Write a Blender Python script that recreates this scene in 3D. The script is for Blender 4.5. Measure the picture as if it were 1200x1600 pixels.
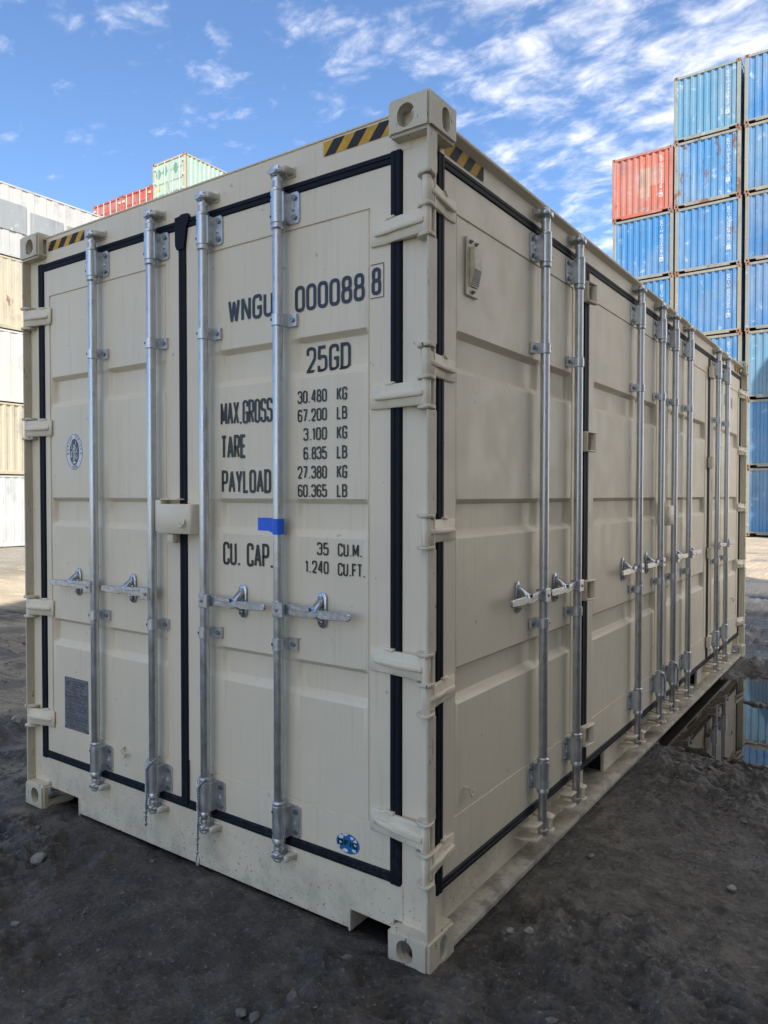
import bpy, bmesh, math, random
import numpy as np
from mathutils import Vector, Matrix
from mathutils.geometry import tessellate_polygon
random.seed(7)
for o in list(bpy.data.objects): bpy.data.objects.remove(o)
SC = bpy.context.scene
COL = SC.collection
R = math.radians

# ------------------------------------------------------------------ camera, sky, sun, exposure
cam_d = bpy.data.cameras.new('camera'); cam = bpy.data.objects.new('camera', cam_d); COL.objects.link(cam)
cam_d.sensor_fit = 'VERTICAL'; cam_d.sensor_height = 36.0; cam_d.sensor_width = 27.0
cam_d.lens = 25.95; cam_d.clip_start = 0.05; cam_d.clip_end = 3000
yaw, pit, rol = R(34.9676), R(-1.3187), R(0.046)
fw = Vector((-math.sin(yaw)*math.cos(pit), math.cos(yaw)*math.cos(pit), math.sin(pit)))
rt = fw.cross(Vector((0,0,1))).normalized(); up = rt.cross(fw)
rt2 = math.cos(rol)*rt + math.sin(rol)*up; up2 = -math.sin(rol)*rt + math.cos(rol)*up
mw = Matrix((rt2, up2, -fw)).transposed().to_4x4(); mw.translation = (1.2531, -2.0432, 1.5939)
cam.matrix_world = mw
SC.camera = cam
SC.render.resolution_x, SC.render.resolution_y = 768, 1024
SC.view_settings.view_transform = 'Standard'; SC.view_settings.look = 'None'
SC.view_settings.gamma = 1.0; SC.view_settings.use_curve_mapping = False
SC.view_settings.exposure = 1.82

SUN_DIR = Vector((1.0, -1.0, 1.44)).normalized()          # towards the sun
SUN_EL = math.asin(SUN_DIR.z); SUN_AZ = math.atan2(SUN_DIR.x, SUN_DIR.y)
sl = bpy.data.lights.new('sun', 'SUN'); sl.energy = 2.1; sl.angle = R(0.53); sl.color = (1.0, 0.93, 0.82)
so = bpy.data.objects.new('sun', sl); COL.objects.link(so); so.location = (20, -20, 40)
so.rotation_euler = (-SUN_DIR).to_track_quat('-Z', 'Y').to_euler()

W = bpy.data.worlds.new('World'); SC.world = W; W.use_nodes = True
nt = W.node_tree; nt.nodes.clear()
def wn(t, **k):
    n = nt.nodes.new(t)
    for a, b in k.items(): setattr(n, a, b)
    return n
def wmath(op, a, b=None, c=None, clamp=False):
    n = wn('ShaderNodeMath', operation=op); n.use_clamp = clamp
    for i, x in enumerate((a, b, c)):
        if x is None: continue
        if isinstance(x, (int, float)): n.inputs[i].default_value = x
        else: nt.links.new(x, n.inputs[i])
    return n.outputs[0]
sky = wn('ShaderNodeTexSky'); sky.sky_type = 'NISHITA'; sky.sun_disc = False
sky.sun_elevation = SUN_EL; sky.sun_rotation = SUN_AZ
sky.altitude = 0; sky.air_density = 1.0; sky.dust_density = 0.15; sky.ozone_density = 6.5
tc = wn('ShaderNodeTexCoord'); sep = wn('ShaderNodeSeparateXYZ'); nt.links.new(tc.outputs['Generated'], sep.inputs[0])
dx, dy, dz = sep.outputs
den = wmath('ADD', wmath('MAXIMUM', dz, 0.0), 0.12)
px, py = wmath('DIVIDE', dx, den), wmath('DIVIDE', dy, den)
cmb = wn('ShaderNodeCombineXYZ'); nt.links.new(px, cmb.inputs[0]); nt.links.new(py, cmb.inputs[1])
n1 = wn('ShaderNodeTexNoise'); n1.inputs['Scale'].default_value = 8.6; n1.inputs['Detail'].default_value = 9; n1.inputs['Roughness'].default_value = 0.60; n1.inputs['Distortion'].default_value = 0.25
n2 = wn('ShaderNodeTexNoise'); n2.inputs['Scale'].default_value = 0.9; n2.inputs['Detail'].default_value = 3
mpv = wn('ShaderNodeMapping'); mpv.inputs['Rotation'].default_value = (0, 0, R(25)); mpv.inputs['Scale'].default_value = (1.0, 1.35, 1.0)
nt.links.new(cmb.outputs[0], mpv.inputs[0]); nt.links.new(mpv.outputs[0], n1.inputs['Vector']); nt.links.new(cmb.outputs[0], n2.inputs['Vector'])
cov = wmath('ADD', wmath('MULTIPLY', wmath('SUBTRACT', n2.outputs[0], 0.5), 0.30), wmath('MULTIPLY', dx, 0.46))
cov = wmath('ADD', cov, 0.215)
val = wmath('ADD', n1.outputs[0], cov)
mr = wn('ShaderNodeMapRange'); mr.interpolation_type = 'SMOOTHSTEP'
nt.links.new(val, mr.inputs[0]); mr.inputs[1].default_value = 0.45; mr.inputs[2].default_value = 0.90
mr.inputs[3].default_value = 0.0; mr.inputs[4].default_value = 0.66
mx = wn('ShaderNodeMix', data_type='RGBA'); nt.links.new(mr.outputs[0], mx.inputs[0])
nt.links.new(sky.outputs[0], mx.inputs[6]); mx.inputs[7].default_value = (8.8, 8.3, 7.7, 1)
bg = wn('ShaderNodeBackground'); bg.inputs[1].default_value = 0.066
nt.links.new(mx.outputs[2], bg.inputs[0])
wo = wn('ShaderNodeOutputWorld'); nt.links.new(bg.outputs[0], wo.inputs[0])

# ------------------------------------------------------------------ materials
def newmat(name):
    m = bpy.data.materials.new(name); m.use_nodes = True
    return m, m.node_tree, m.node_tree.nodes['Principled BSDF']
class NT:
    def __init__(s, t): s.t = t
    def n(s, typ, **k):
        x = s.t.nodes.new(typ)
        for a, b in k.items(): setattr(x, a, b)
        return x
    def link(s, a, b): s.t.links.new(a, b)
    def set(s, sock, v):
        if isinstance(v, (int, float, tuple, list)): sock.default_value = v
        else: s.link(v, sock)
    def math(s, op, a, b=0.0, clamp=False):
        x = s.n('ShaderNodeMath', operation=op); x.use_clamp = clamp
        s.set(x.inputs[0], a); s.set(x.inputs[1], b); return x.outputs[0]
    def noise(s, vec, scale, detail=4, rough=0.55, dist=0.0):
        x = s.n('ShaderNodeTexNoise'); x.inputs['Scale'].default_value = scale; x.inputs['Detail'].default_value = detail
        x.inputs['Roughness'].default_value = rough; x.inputs['Distortion'].default_value = dist
        if vec is not None: s.link(vec, x.inputs['Vector'])
        return x.outputs[0]
    def ramp(s, v, a, b, c=0.0, d=1.0):
        x = s.n('ShaderNodeMapRange'); x.interpolation_type = 'SMOOTHSTEP'
        s.set(x.inputs[0], v); x.inputs[1].default_value = a; x.inputs[2].default_value = b
        x.inputs[3].default_value = c; x.inputs[4].default_value = d; return x.outputs[0]
    def mix(s, f, a, b, mode='MIX'):
        x = s.n('ShaderNodeMix', data_type='RGBA', blend_type=mode)
        s.set(x.inputs[0], f); s.set(x.inputs[6], a); s.set(x.inputs[7], b); return x.outputs[2]
    def bump(s, h, strength, dist, prev=None):
        x = s.n('ShaderNodeBump'); x.inputs['Strength'].default_value = strength; x.inputs['Distance'].default_value = dist
        s.link(h, x.inputs['Height'])
        if prev is not None: s.link(prev, x.inputs['Normal'])
        return x.outputs[0]
    def pos(s): return s.n('ShaderNodeNewGeometry').outputs['Position']
    def scaled(s, vec, sc):
        x = s.n('ShaderNodeMapping'); x.inputs['Scale'].default_value = sc; s.link(vec, x.inputs[0]); return x.outputs[0]

def simple(name, col, rough=0.5, metal=0.0, var=0.12, scale=30.0, bump=0.0):
    m, t, b = newmat(name); q = NT(t); p = q.pos()
    f = q.noise(p, scale, 3)
    c = tuple(col) + (1,)
    dk = tuple(x*(1-var*2) for x in col) + (1,)
    q.link(q.mix(q.ramp(f, .3, .7), dk, c), b.inputs['Base Color'])
    b.inputs['Roughness'].default_value = rough; b.inputs['Metallic'].default_value = metal
    if bump: q.link(q.bump(f, bump, 0.002), b.inputs['Normal'])
    return m

def make_beige():
    m, t, b = newmat('beige_paint'); q = NT(t); p = q.pos()
    base = (0.765, 0.682, 0.53, 1)
    c = q.mix(q.ramp(q.noise(p, 1.7, 4), .3, .75), base, (0.71, 0.64, 0.500, 1))
    # fine vertical run marks
    st = q.noise(q.scaled(p, (16, 16, 0.7)), 3.0, 3, .6)
    c = q.mix(q.ramp(st, .52, .76, 0, .30), c, (0.54, 0.485, 0.365, 1))
    sc_ = q.noise(q.scaled(p, (5, 5, 9)), 2.2, 8, .78, 1.2)
    c = q.mix(q.ramp(sc_, .68, .74, 0, .22), c, (0.40, 0.36, 0.29, 1))
    c = q.mix(q.ramp(q.noise(p, 4.5, 6, .7), .60, .78, 0, .30), c, (0.78, 0.725, 0.59, 1))
    # dust and mud spatter, thicker near the ground
    sx = q.n('ShaderNodeSeparateXYZ'); q.link(p, sx.inputs[0]); z = sx.outputs[2]
    low = q.ramp(z, 0.02, 0.42, 1.0, 0.0)
    dn = q.noise(p, 7.0, 6, .7)
    dust = q.math('MULTIPLY', low, q.ramp(dn, .40, .72, 0.05, .50))
    c = q.mix(dust, c, (0.30, 0.26, 0.20, 1))
    sp = q.noise(p, 95.0, 2, .5)
    spk = q.math('MULTIPLY', q.ramp(sp, .655, .70), q.math('ADD', q.math('MULTIPLY', low, .75), .0))
    spk2 = q.math('MULTIPLY', q.ramp(q.noise(p, 30.0, 2, .4), .755, .78), .35)
    c = q.mix(q.math('MAXIMUM', spk, spk2), c, (0.10, 0.085, 0.07, 1))
    q.link(c, b.inputs['Base Color'])
    q.link(q.ramp(q.noise(p, 9.0, 3), .3, .7, .34, .5), b.inputs['Roughness'])
    b.inputs['Specular IOR Level'].default_value = 0.4
    b1 = q.bump(q.noise(p, 2.2, 2), 0.30, 0.02)
    q.link(q.bump(q.noise(p, 240.0, 2), 0.10, 0.0012, b1), b.inputs['Normal'])
    return m
BEIGE = make_beige()

def make_casting_paint():
    m, t, b = newmat('chipped_beige_paint'); q = NT(t); p = q.pos()
    c = q.mix(q.ramp(q.noise(p, 6, 4), .3, .7), (0.64, 0.585, 0.455, 1), (0.55, 0.50, 0.385, 1))
    ch = q.noise(q.scaled(p, (70, 70, 16)), 1.0, 5, .6, .6)
    c = q.mix(q.ramp(ch, .64, .68), c, (0.085, 0.055, 0.04, 1))
    ln = q.noise(q.scaled(p, (16, 16, 160)), 1.0, 4, .6)
    c = q.mix(q.ramp(ln, .68, .73, 0, .6), c, (0.16, 0.12, 0.09, 1))
    q.link(c, b.inputs['Base Color']); b.inputs['Roughness'].default_value = 0.48
    q.link(q.bump(q.noise(p, 60, 4), 0.35, 0.004), b.inputs['Normal'])
    return m
CAST = make_casting_paint()

def make_galv():
    m, t, b = newmat('galvanised_steel'); q = NT(t); p = q.pos()
    v = q.n('ShaderNodeTexVoronoi'); v.inputs['Scale'].default_value = 130; q.link(p, v.inputs['Vector'])
    f = q.noise(p, 24, 5, .65)
    c = q.mix(q.ramp(f, .3, .72), (0.56, 0.58, 0.60, 1), (0.68, 0.70, 0.72, 1))
    c = q.mix(q.math('MULTIPLY', q.ramp(v.outputs['Distance'], .1, .6), .18), c, (0.42, 0.44, 0.46, 1))
    q.link(c, b.inputs['Base Color']); b.inputs['Metallic'].default_value = 0.82
    q.link(q.ramp(f, .3, .7, .27, .46), b.inputs['Roughness'])
    q.link(q.bump(q.noise(p, 160, 3), 0.10, 0.002), b.inputs['Normal'])
    return m
GALV = make_galv()
FORGED = simple('forged_zinc', (0.60, 0.63, 0.67), .27, .85, var=.14, scale=60, bump=.25)
def make_rubber():
    m, t, b = newmat('black_rubber'); q = NT(t); p = q.pos()
    sx = q.n('ShaderNodeSeparateXYZ'); q.link(p, sx.inputs[0])
    low = q.ramp(sx.outputs[2], .15, .75, 1, 0)
    d = q.math('MULTIPLY', low, q.ramp(q.noise(p, 60, 5, .7), .45, .75, 0, .45))
    q.link(q.mix(d, (0.0075, 0.0095, 0.017, 1), (0.09, 0.085, 0.075, 1)), b.inputs['Base Color'])
    b.inputs['Roughness'].default_value = 0.6; b.inputs['Specular IOR Level'].default_value = 0.18
    q.link(q.bump(q.noise(p, 25, 4), 0.2, 0.004), b.inputs['Normal'])
    return m
RUBBER = make_rubber()
INK = simple('dark_ink', (0.020, 0.021, 0.026), .34)
INKG = simple('sheen_ink', (0.035, 0.037, 0.048), .3)  # lighter than the dark ink: reflected sheen put into the colour
YELLOW = simple('yellow_vinyl', (0.66, 0.36, 0.03), .65)
BLACKV = simple('black_vinyl', (0.02, 0.02, 0.026), .7)
WHITEV = simple('white_vinyl', (0.78, 0.79, 0.82), .35)
BLUEV = simple('blue_vinyl', (0.015, 0.17, 0.44), .35)
TAPE = simple('blue_tape', (0.015, 0.13, 0.78), .45, var=.06)
PLATE = simple('grey_plate', (0.21, 0.22, 0.24), .45, .15)
BOLT = simple('bolt_steel', (0.30, 0.315, 0.33), .4, .85)
HOLE = simple('dark_hole', (0.006, 0.006, 0.006), .8)
CREAM = simple('cream_plastic', (0.72, 0.66, 0.49), .4)
CLAW = simple('painted_claw', (0.66, 0.62, 0.52), .5, bump=.4)
SIDELEDGE = None
def make_ledge():
    m, t, b = newmat('dusty_ledge_paint'); q = NT(t); p = q.pos()
    f = q.noise(p, 11, 6, .7)
    c = q.mix(q.ramp(f, .38, .68), (0.47, 0.43, 0.34, 1), (0.22, 0.195, 0.16, 1))
    c = q.mix(q.ramp(q.noise(p, 2.2, 3), .52, .70, 0, .6), c, (0.13, 0.115, 0.098, 1))
    c = q.mix(q.ramp(q.noise(p, 130, 3), .62, .68, 0, .6), c, (0.06, 0.052, 0.045, 1))
    q.link(c, b.inputs['Base Color']); b.inputs['Roughness'].default_value = 0.6
    q.link(q.bump(f, .25, .004), b.inputs['Normal']); return m
LEDGE = make_ledge()

def make_bgpaint(name, rustcol=(0.17, 0.075, 0.035, 1), scuff=(0.55, 0.6, 0.62, 1)):
    m, t, b = newmat(name); q = NT(t)
    oi = q.n('ShaderNodeObjectInfo'); oc = q.n('ShaderNodeTexCoord').outputs['Object']
    p = q.pos()
    at = q.n('ShaderNodeAttribute'); at.attribute_type = 'OBJECT'; at.attribute_name = 'rust'
    rnd = q.n('ShaderNodeCombineXYZ')
    for i in range(3): q.link(q.math('MULTIPLY', oi.outputs['Random'], 37.0*(i+1)), rnd.inputs[i])
    add = q.n('ShaderNodeVectorMath', operation='ADD'); q.link(p, add.inputs[0]); q.link(rnd.outputs[0], add.inputs[1]); v = add.outputs[0]
    c = oi.outputs['Color']
    c = q.mix(q.ramp(q.noise(v, 0.55, 4), .35, .7, 0, .35), c, (0.30, 0.34, 0.36, 1))
    st = q.noise(q.scaled(v, (9, 9, .5)), 1.0, 4, .6)
    c = q.mix(q.ramp(st, .55, .8, 0, .35), c, scuff)
    c = q.mix(q.ramp(q.noise(v, 3.5, 5, .65), .58, .74, 0, .55), c, scuff)
    c = q.mix(q.ramp(q.noise(q.scaled(v, (1, 1, .6)), 1.4, 5, .6), .52, .74, 0, .4), c, (0.10, 0.12, 0.14, 1))
    rm = q.math('ADD', q.noise(q.scaled(v, (1.6, 1.6, .9)), 1.3, 7, .72), q.math('MULTIPLY', at.outputs['Fac'], .20))
    c = q.mix(q.ramp(rm, .67, .73, 0, .85), c, rustcol)
    q.link(c, b.inputs['Base Color']); b.inputs['Roughness'].default_value = 0.5
    q.link(q.bump(q.noise(v, 5, 3), .3, .02), b.inputs['Normal'])
    return m
BGP = make_bgpaint('weathered_container_paint')

# ------------------------------------------------------------------ mesh helpers
class MB:
    def __init__(s): s.v = []; s.f = []; s.m = []
    def add(s, vs, fs, mi=0):
        k = len(s.v); s.v += [tuple(x) for x in vs]; s.f += [tuple(i+k for i in f) for f in fs]; s.m += [mi]*len(fs); return s
    def box(s, x0, x1, y0, y1, z0, z1, mi=0):
        return s.add([(x0,y0,z0),(x1,y0,z0),(x1,y1,z0),(x0,y1,z0),(x0,y0,z1),(x1,y0,z1),(x1,y1,z1),(x0,y1,z1)],
              [(0,3,2,1),(4,5,6,7),(0,1,5,4),(1,2,6,5),(2,3,7,6),(3,0,4,7)], mi)
    def prism(s, poly, axis, a0, a1, mi=0):
        # poly in the two remaining axes, in order (x,y)/(x,z)/(y,z)
        def mk(p, a): return {'z': (p[0],p[1],a), 'y': (p[0],a,p[1]), 'x': (a,p[0],p[1])}[axis]
        n = len(poly); vs = [mk(p,a0) for p in poly] + [mk(p,a1) for p in poly]
        fs = [(i,(i+1)%n,n+(i+1)%n,n+i) for i in range(n)]
        fs += [tuple(reversed(range(n))), tuple(range(n, 2*n))]
        return s.add(vs, fs, mi)
    def cyl(s, c, r, l, axis='z', seg=16, r2=None, cap=True, mi=0):
        # from c along axis for l
        r2 = r if r2 is None else r2; vs = []
        for t, rr in ((0, r), (l, r2)):
            for i in range(seg):
                a = 2*math.pi*i/seg; p, q = rr*math.cos(a), rr*math.sin(a)
                vs.append({'z': (c[0]+p, c[1]+q, c[2]+t), 'y': (c[0]+p, c[1]+t, c[2]+q), 'x': (c[0]+t, c[1]+p, c[2]+q)}[axis])
        fs = [(i,(i+1)%seg,seg+(i+1)%seg,seg+i) for i in range(seg)]
        if cap: fs += [tuple(reversed(range(seg))), tuple(range(seg,2*seg))]
        return s.add(vs, fs, mi)
    def lathe(s, c, prof, seg=20, mi=0):     # prof [(r,z)], around z through c
        vs = []; n = len(prof)
        for r, z in prof:
            for i in range(seg):
                a = 2*math.pi*i/seg; vs.append((c[0]+r*math.cos(a), c[1]+r*math.sin(a), c[2]+z))
        fs = [(j*seg+i, j*seg+(i+1)%seg, (j+1)*seg+(i+1)%seg, (j+1)*seg+i) for j in range(n-1) for i in range(seg)]
        fs += [tuple(reversed(range(seg))), tuple(range((n-1)*seg, n*seg))]
        return s.add(vs, fs, mi)
    def tube(s, path, r, seg=8, mi=0):
        P = [Vector(p) for p in path]; n = len(P); vs = []
        ref = Vector((0.3, 0.9, 0.31)).normalized()
        for i, p in enumerate(P):
            d = (P[min(i+1,n-1)] - P[max(i-1,0)]).normalized()
            a = d.cross(ref).normalized(); b = d.cross(a)
            for k in range(seg):
                t = 2*math.pi*k/seg; vs.append(p + r*(math.cos(t)*a + math.sin(t)*b))
        fs = [(j*seg+i, j*seg+(i+1)%seg, (j+1)*seg+(i+1)%seg, (j+1)*seg+i) for j in range(n-1) for i in range(seg)]
        fs += [tuple(reversed(range(seg))), tuple(range((n-1)*seg, n*seg))]
        return s.add(vs, fs, mi)
    def mesh(s, name, mats, bevel=0.0, smooth=35, seg=1):
        me = bpy.data.meshes.new(name); me.from_pydata(s.v, [], s.f)
        if not isinstance(mats, (list, tuple)): mats = [mats]
        for m in mats: me.materials.append(m)
        me.polygons.foreach_set('material_index', s.m)
        bm = bmesh.new(); bm.from_mesh(me)
        bmesh.ops.recalc_face_normals(bm, faces=bm.faces)
        if bevel:
            es = [e for e in bm.edges if len(e.link_faces) == 2 and e.calc_face_angle(0) > R(30)]
            bmesh.ops.bevel(bm, geom=es, offset=bevel, segments=seg, affect='EDGES', clamp_overlap=True)
        bm.to_mesh(me); bm.free()
        if smooth:
            me.polygons.foreach_set('use_smooth', [True]*len(me.polygons)); me.set_sharp_from_angle(angle=R(smooth))
        return me

def obj(name, me, parent=None, loc=(0,0,0), rz=0.0, scale=None, **props):
    o = bpy.data.objects.new(name, me); COL.objects.link(o)
    o.location = loc; o.rotation_euler = (0, 0, rz)
    if scale: o.scale = scale
    if parent is not None: o.parent = parent
    for k, v in props.items(): o[k] = v
    return o
def thing(name, label, cat, loc=(0,0,0), rz=0, group=None):
    o = obj(name, None, None, loc, rz, label=label, category=cat)
    if group: o['group'] = group
    o.empty_display_size = 0.2
    return o

# ------------------------------------------------------------------ terrain
_rs = np.random.RandomState(3); _tab = _rs.rand(256, 256)
def vnoise(x, y):
    xi = np.floor(x).astype(int); yi = np.floor(y).astype(int); fx = x-xi; fy = y-yi
    fx = fx*fx*fx*(fx*(fx*6-15)+10); fy = fy*fy*fy*(fy*(fy*6-15)+10)
    g = lambda a, b: _tab[a & 255, b & 255]
    return (g(xi,yi)*(1-fx)+g(xi+1,yi)*fx)*(1-fy) + (g(xi,yi+1)*(1-fx)+g(xi+1,yi+1)*fx)*fy
def fbm(x, y, oct=5, gain=.5, lac=2.03, ridge=False):
    s = np.zeros_like(x); a = 1.0; tot = 0
    for i in range(oct):
        n = vnoise(x*lac**i + 17.3*i, y*lac**i + 9.1*i)
        if ridge: n = 1-np.abs(2*n-1)
        s += a*n; tot += a; a *= gain
    return s/tot
def sstep(x, a, b):
    t = np.clip((x-a)/(b-a), 0, 1); return t*t*(3-2*t)
def churned(x, y): return sstep(fbm(x*.85+11, y*.85+5, 5, .55), .47, .545)
def lumps(x, y, sc, sd):
    """rounded clods of random height packed in cells"""
    X = x*sc; Y = y*sc; xi = np.floor(X).astype(int); yi = np.floor(Y).astype(int); best = np.full(X.shape, 9.0); amp = np.zeros(X.shape)
    for a in (-1, 0, 1):
        for b in (-1, 0, 1):
            u = _tab[(xi+a+sd) & 255, (yi+b) & 255]; v = _tab[(xi+a) & 255, (yi+b+sd) & 255]; w = _tab[(xi+a+2*sd) & 255, (yi+b+3*sd) & 255]
            d = np.hypot(xi+a+u-X, (yi+b+v-Y))/(.55+.55*w); m = d < best; best = np.where(m, d, best); amp = np.where(m, w, amp)
    return np.sqrt(np.clip(1-best**2, 0, 1))*(.25+.75*amp**2)
WATER_Z = -0.030
def ground_z(x, y, want=None):
    x = np.asarray(x, float); y = np.asarray(y, float)
    near = 1 - .8*sstep(np.hypot(x+0.5, y-1.0), 10, 26)
    h = 0.05*(fbm(x*.45+3, y*.45, 3)-.5)
    wx = x + .25*(fbm(x*1.3+40, y*1.3, 3)-.5); wy = y + .25*(fbm(x*1.3, y*1.3+70, 3)-.5)
    q_ = np.hypot((x-1.0)/1.85, (y-3.95)/1.55)+.3*(fbm(x*1.7+3, y*2.4, 4)-.5)
    rough = np.maximum(churned(wx, wy), sstep(q_, .78, .98)*(1-sstep(q_, 1.2, 1.6)))
    if want == 'ring': return rough
    clod = fbm(wx*3.6, wy*3.6, 6, .60, ridge=True) - .52
    fine = fbm(wx*17, wy*17, 5, .66) - .5
    lump = sstep(vnoise(wx*31+5, wy*31), .58, .80)*sstep(vnoise(wx*4+9, wy*4), .35, .6)
    jx = wx + .05*(fbm(x*7+3, y*7, 3)-.5); jy = wy + .05*(fbm(x*7, y*7+9, 3)-.5)
    l1 = lumps(jx, jy, 8.5, 7); l2 = lumps(jx, jy, 21, 13); l3 = lumps(jx, jy, 52, 29)
    sel = sstep(fbm(x*2.3+60, y*2.3, 3), .38, .62)
    pz = 1-.6*(1-sstep(q_, .75, .95))
    h += near*pz*(rough*(0.085*clod + 0.030*fine + .050*l1*sel + .026*l2*(.4+.6*sel) + .008*l3) + (1-rough)*(0.012*clod + 0.009*fine + .005*l3*sel + .007*l2*sstep(l2, .45, .8)*(1-sel)))
    # thin drying cracks in the smooth clay
    ck = np.abs(fbm(wx*6+20, wy*6, 4)-.5); h -= near*(1-rough)*.007*(1-sstep(ck, .0, .013))*sstep(fbm(x*1.2+90, y*1.2, 2), .45, .6)
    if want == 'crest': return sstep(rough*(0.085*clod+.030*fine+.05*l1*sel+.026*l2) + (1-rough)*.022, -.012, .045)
    # shallow crescent track marks in front of the doors
    tr = np.sin((np.hypot(x+1.0, y+1.9)-.7)*9.0)
    h += near*0.008*tr*sstep(-y, 0.05, .5)*sstep(fbm(x*1.1+8, y*1.1, 2), .4, .6)
    far = sstep(x, -8, -20); h += -0.30*(1-sstep(x, -23, -12)) 
    # basins that hold the puddles
    def basin(cx, cy, rx, ry, d, nz):
        q = np.hypot((x-cx)/rx, (y-cy)/ry) + nz*(fbm(x*1.7+cx, y*2.4+cy, 4)-.5)
        return d*(1-sstep(q, .55, 1.05))
    h -= basin(1.15, 3.95, 2.0, 1.62, .115, .40)
    h -= basin(.2, 7.4, .7, .20, .05, .8)
    h -= basin(-.2, 10.9, 1.6, .35, .06, .8)
    h -= basin(-2.75, -.12, .42, .06, .05, .7)
    # mud bars crossing the large puddle
    bar = sstep(fbm(x*1.5+2.2, (y+.12*x)*6.5+1.3, 5), .60, .70)
    inside = (1-sstep(np.hypot((x-1.15)/1.8, (y-3.95)/1.5), .75, 1.1))
    h -= .05*inside*(h > -.03)
    h += .060*bar*inside*(.45+.9*(fine+.5))
    for yb, xa, xb, tl in ((3.10, .42, 2.6, .10), (3.20, -.1, .42, -.25), (3.80, -.02, .62, .12), (4.30, .25, 1.6, .05)):
        yc = yb + tl*(x-xa) + .10*(fbm(x*3.1+yb, y*0+yb, 3)-.5); on = sstep(x, xa-.12, xa+.08)*(1-sstep(x, xb-.15, xb+.1))
        h += on*(.105+.09*(fine+.1))*np.exp(-((y-yc)/(.05+.07*fbm(x*2.1, y*0+yb, 2)))**2)*sstep(fbm(x*1.3+yb*7, y*1.3, 4), .36, .50)
    cap = WATER_Z + .004 + .016*fbm(x*9, y*9, 4) + .03*(fbm(x*26, y*26, 3)-.5)
    h = np.where((q_ < .80) & (h > cap), cap, h)
    # keep the strip under the container low, a little heaped against its sills
    cx = np.clip(x, -2.46, .0); cy = np.clip(y, 0.0, 6.06); d = np.hypot(x-cx, y-cy)
    inb = (d < 1e-6)
    dep = np.minimum(np.minimum(x+2.46, 0.0-x), np.minimum(y, 6.06-y))
    pm = 1-sstep(np.hypot((x-.9)/1.75, (y-3.95)/1.42)+.35*(fbm(x*1.7+3, y*2.4, 4)-.5), .72, 1.05)
    edge = .010 - .075*pm + .016*(fbm(x*3+31, y*3, 4)-.5) + .02*(fbm(x*17, y*17, 4)-.5) - .012*(x > -.02)*(y > .2)
    wgt = np.exp(-(d/.10)**2)*(~inb)
    h = h*(1-wgt) + edge*wgt
    h = np.where(inb, np.minimum(edge, .012) - .14*sstep(dep, .03, .45), np.minimum(h, edge+.02+.55*d))
    # the near corner has sunk a little into the mud
    h += .012*np.exp(-((x+.10)**2+(y+.04)**2)/.02)*(~inb)
    return h
def axis(lo, hi, step, far, growth=1.11):
    a = list(np.arange(lo, hi+1e-6, step)); s = step; x = hi
    while x < far: s = min(s*growth, 60); x += s; a.append(x)
    s = step; x = lo
    while x > -far: s = min(s*growth, 60); x -= s; a.insert(0, x)
    return np.array(a)
gx = axis(-3.2, 1.5, .0085, 700, 1.09); gy = axis(-1.05, 5.0, .0092, 700, 1.05)
GX, GY = np.meshgrid(gx, gy); GZ = ground_z(GX, GY)
nx, ny = len(gx), len(gy)
co = np.stack([GX, GY, GZ], -1).reshape(-1, 3)
ii = np.arange(nx*ny).reshape(ny, nx)
qd = np.stack([ii[:-1,:-1], ii[:-1,1:], ii[1:,1:], ii[1:,:-1]], -1).reshape(-1, 4)
gm = bpy.data.meshes.new('ground'); gm.vertices.add(len(co)); gm.vertices.foreach_set('co', co.ravel())
gm.loops.add(qd.size); gm.loops.foreach_set('vertex_index', qd.ravel().astype(np.int32))
gm.polygons.add(len(qd)); gm.polygons.foreach_set('loop_start', np.arange(0, qd.size, 4, dtype=np.int32))
gm.update(calc_edges=True)
_wx = GX + .25*(fbm(GX*1.3+40, GY*1.3, 3)-.5); _wy = GY + .25*(fbm(GX*1.3, GY*1.3+70, 3)-.5)
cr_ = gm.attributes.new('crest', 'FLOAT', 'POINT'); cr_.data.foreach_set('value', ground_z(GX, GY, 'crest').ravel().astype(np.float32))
at_ = gm.attributes.new('churned', 'FLOAT', 'POINT'); at_.data.foreach_set('value', np.maximum(churned(_wx, _wy), ground_z(GX, GY, 'ring')).ravel().astype(np.float32))
gm.polygons.foreach_set('use_smooth', np.ones(len(qd), bool))
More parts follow.
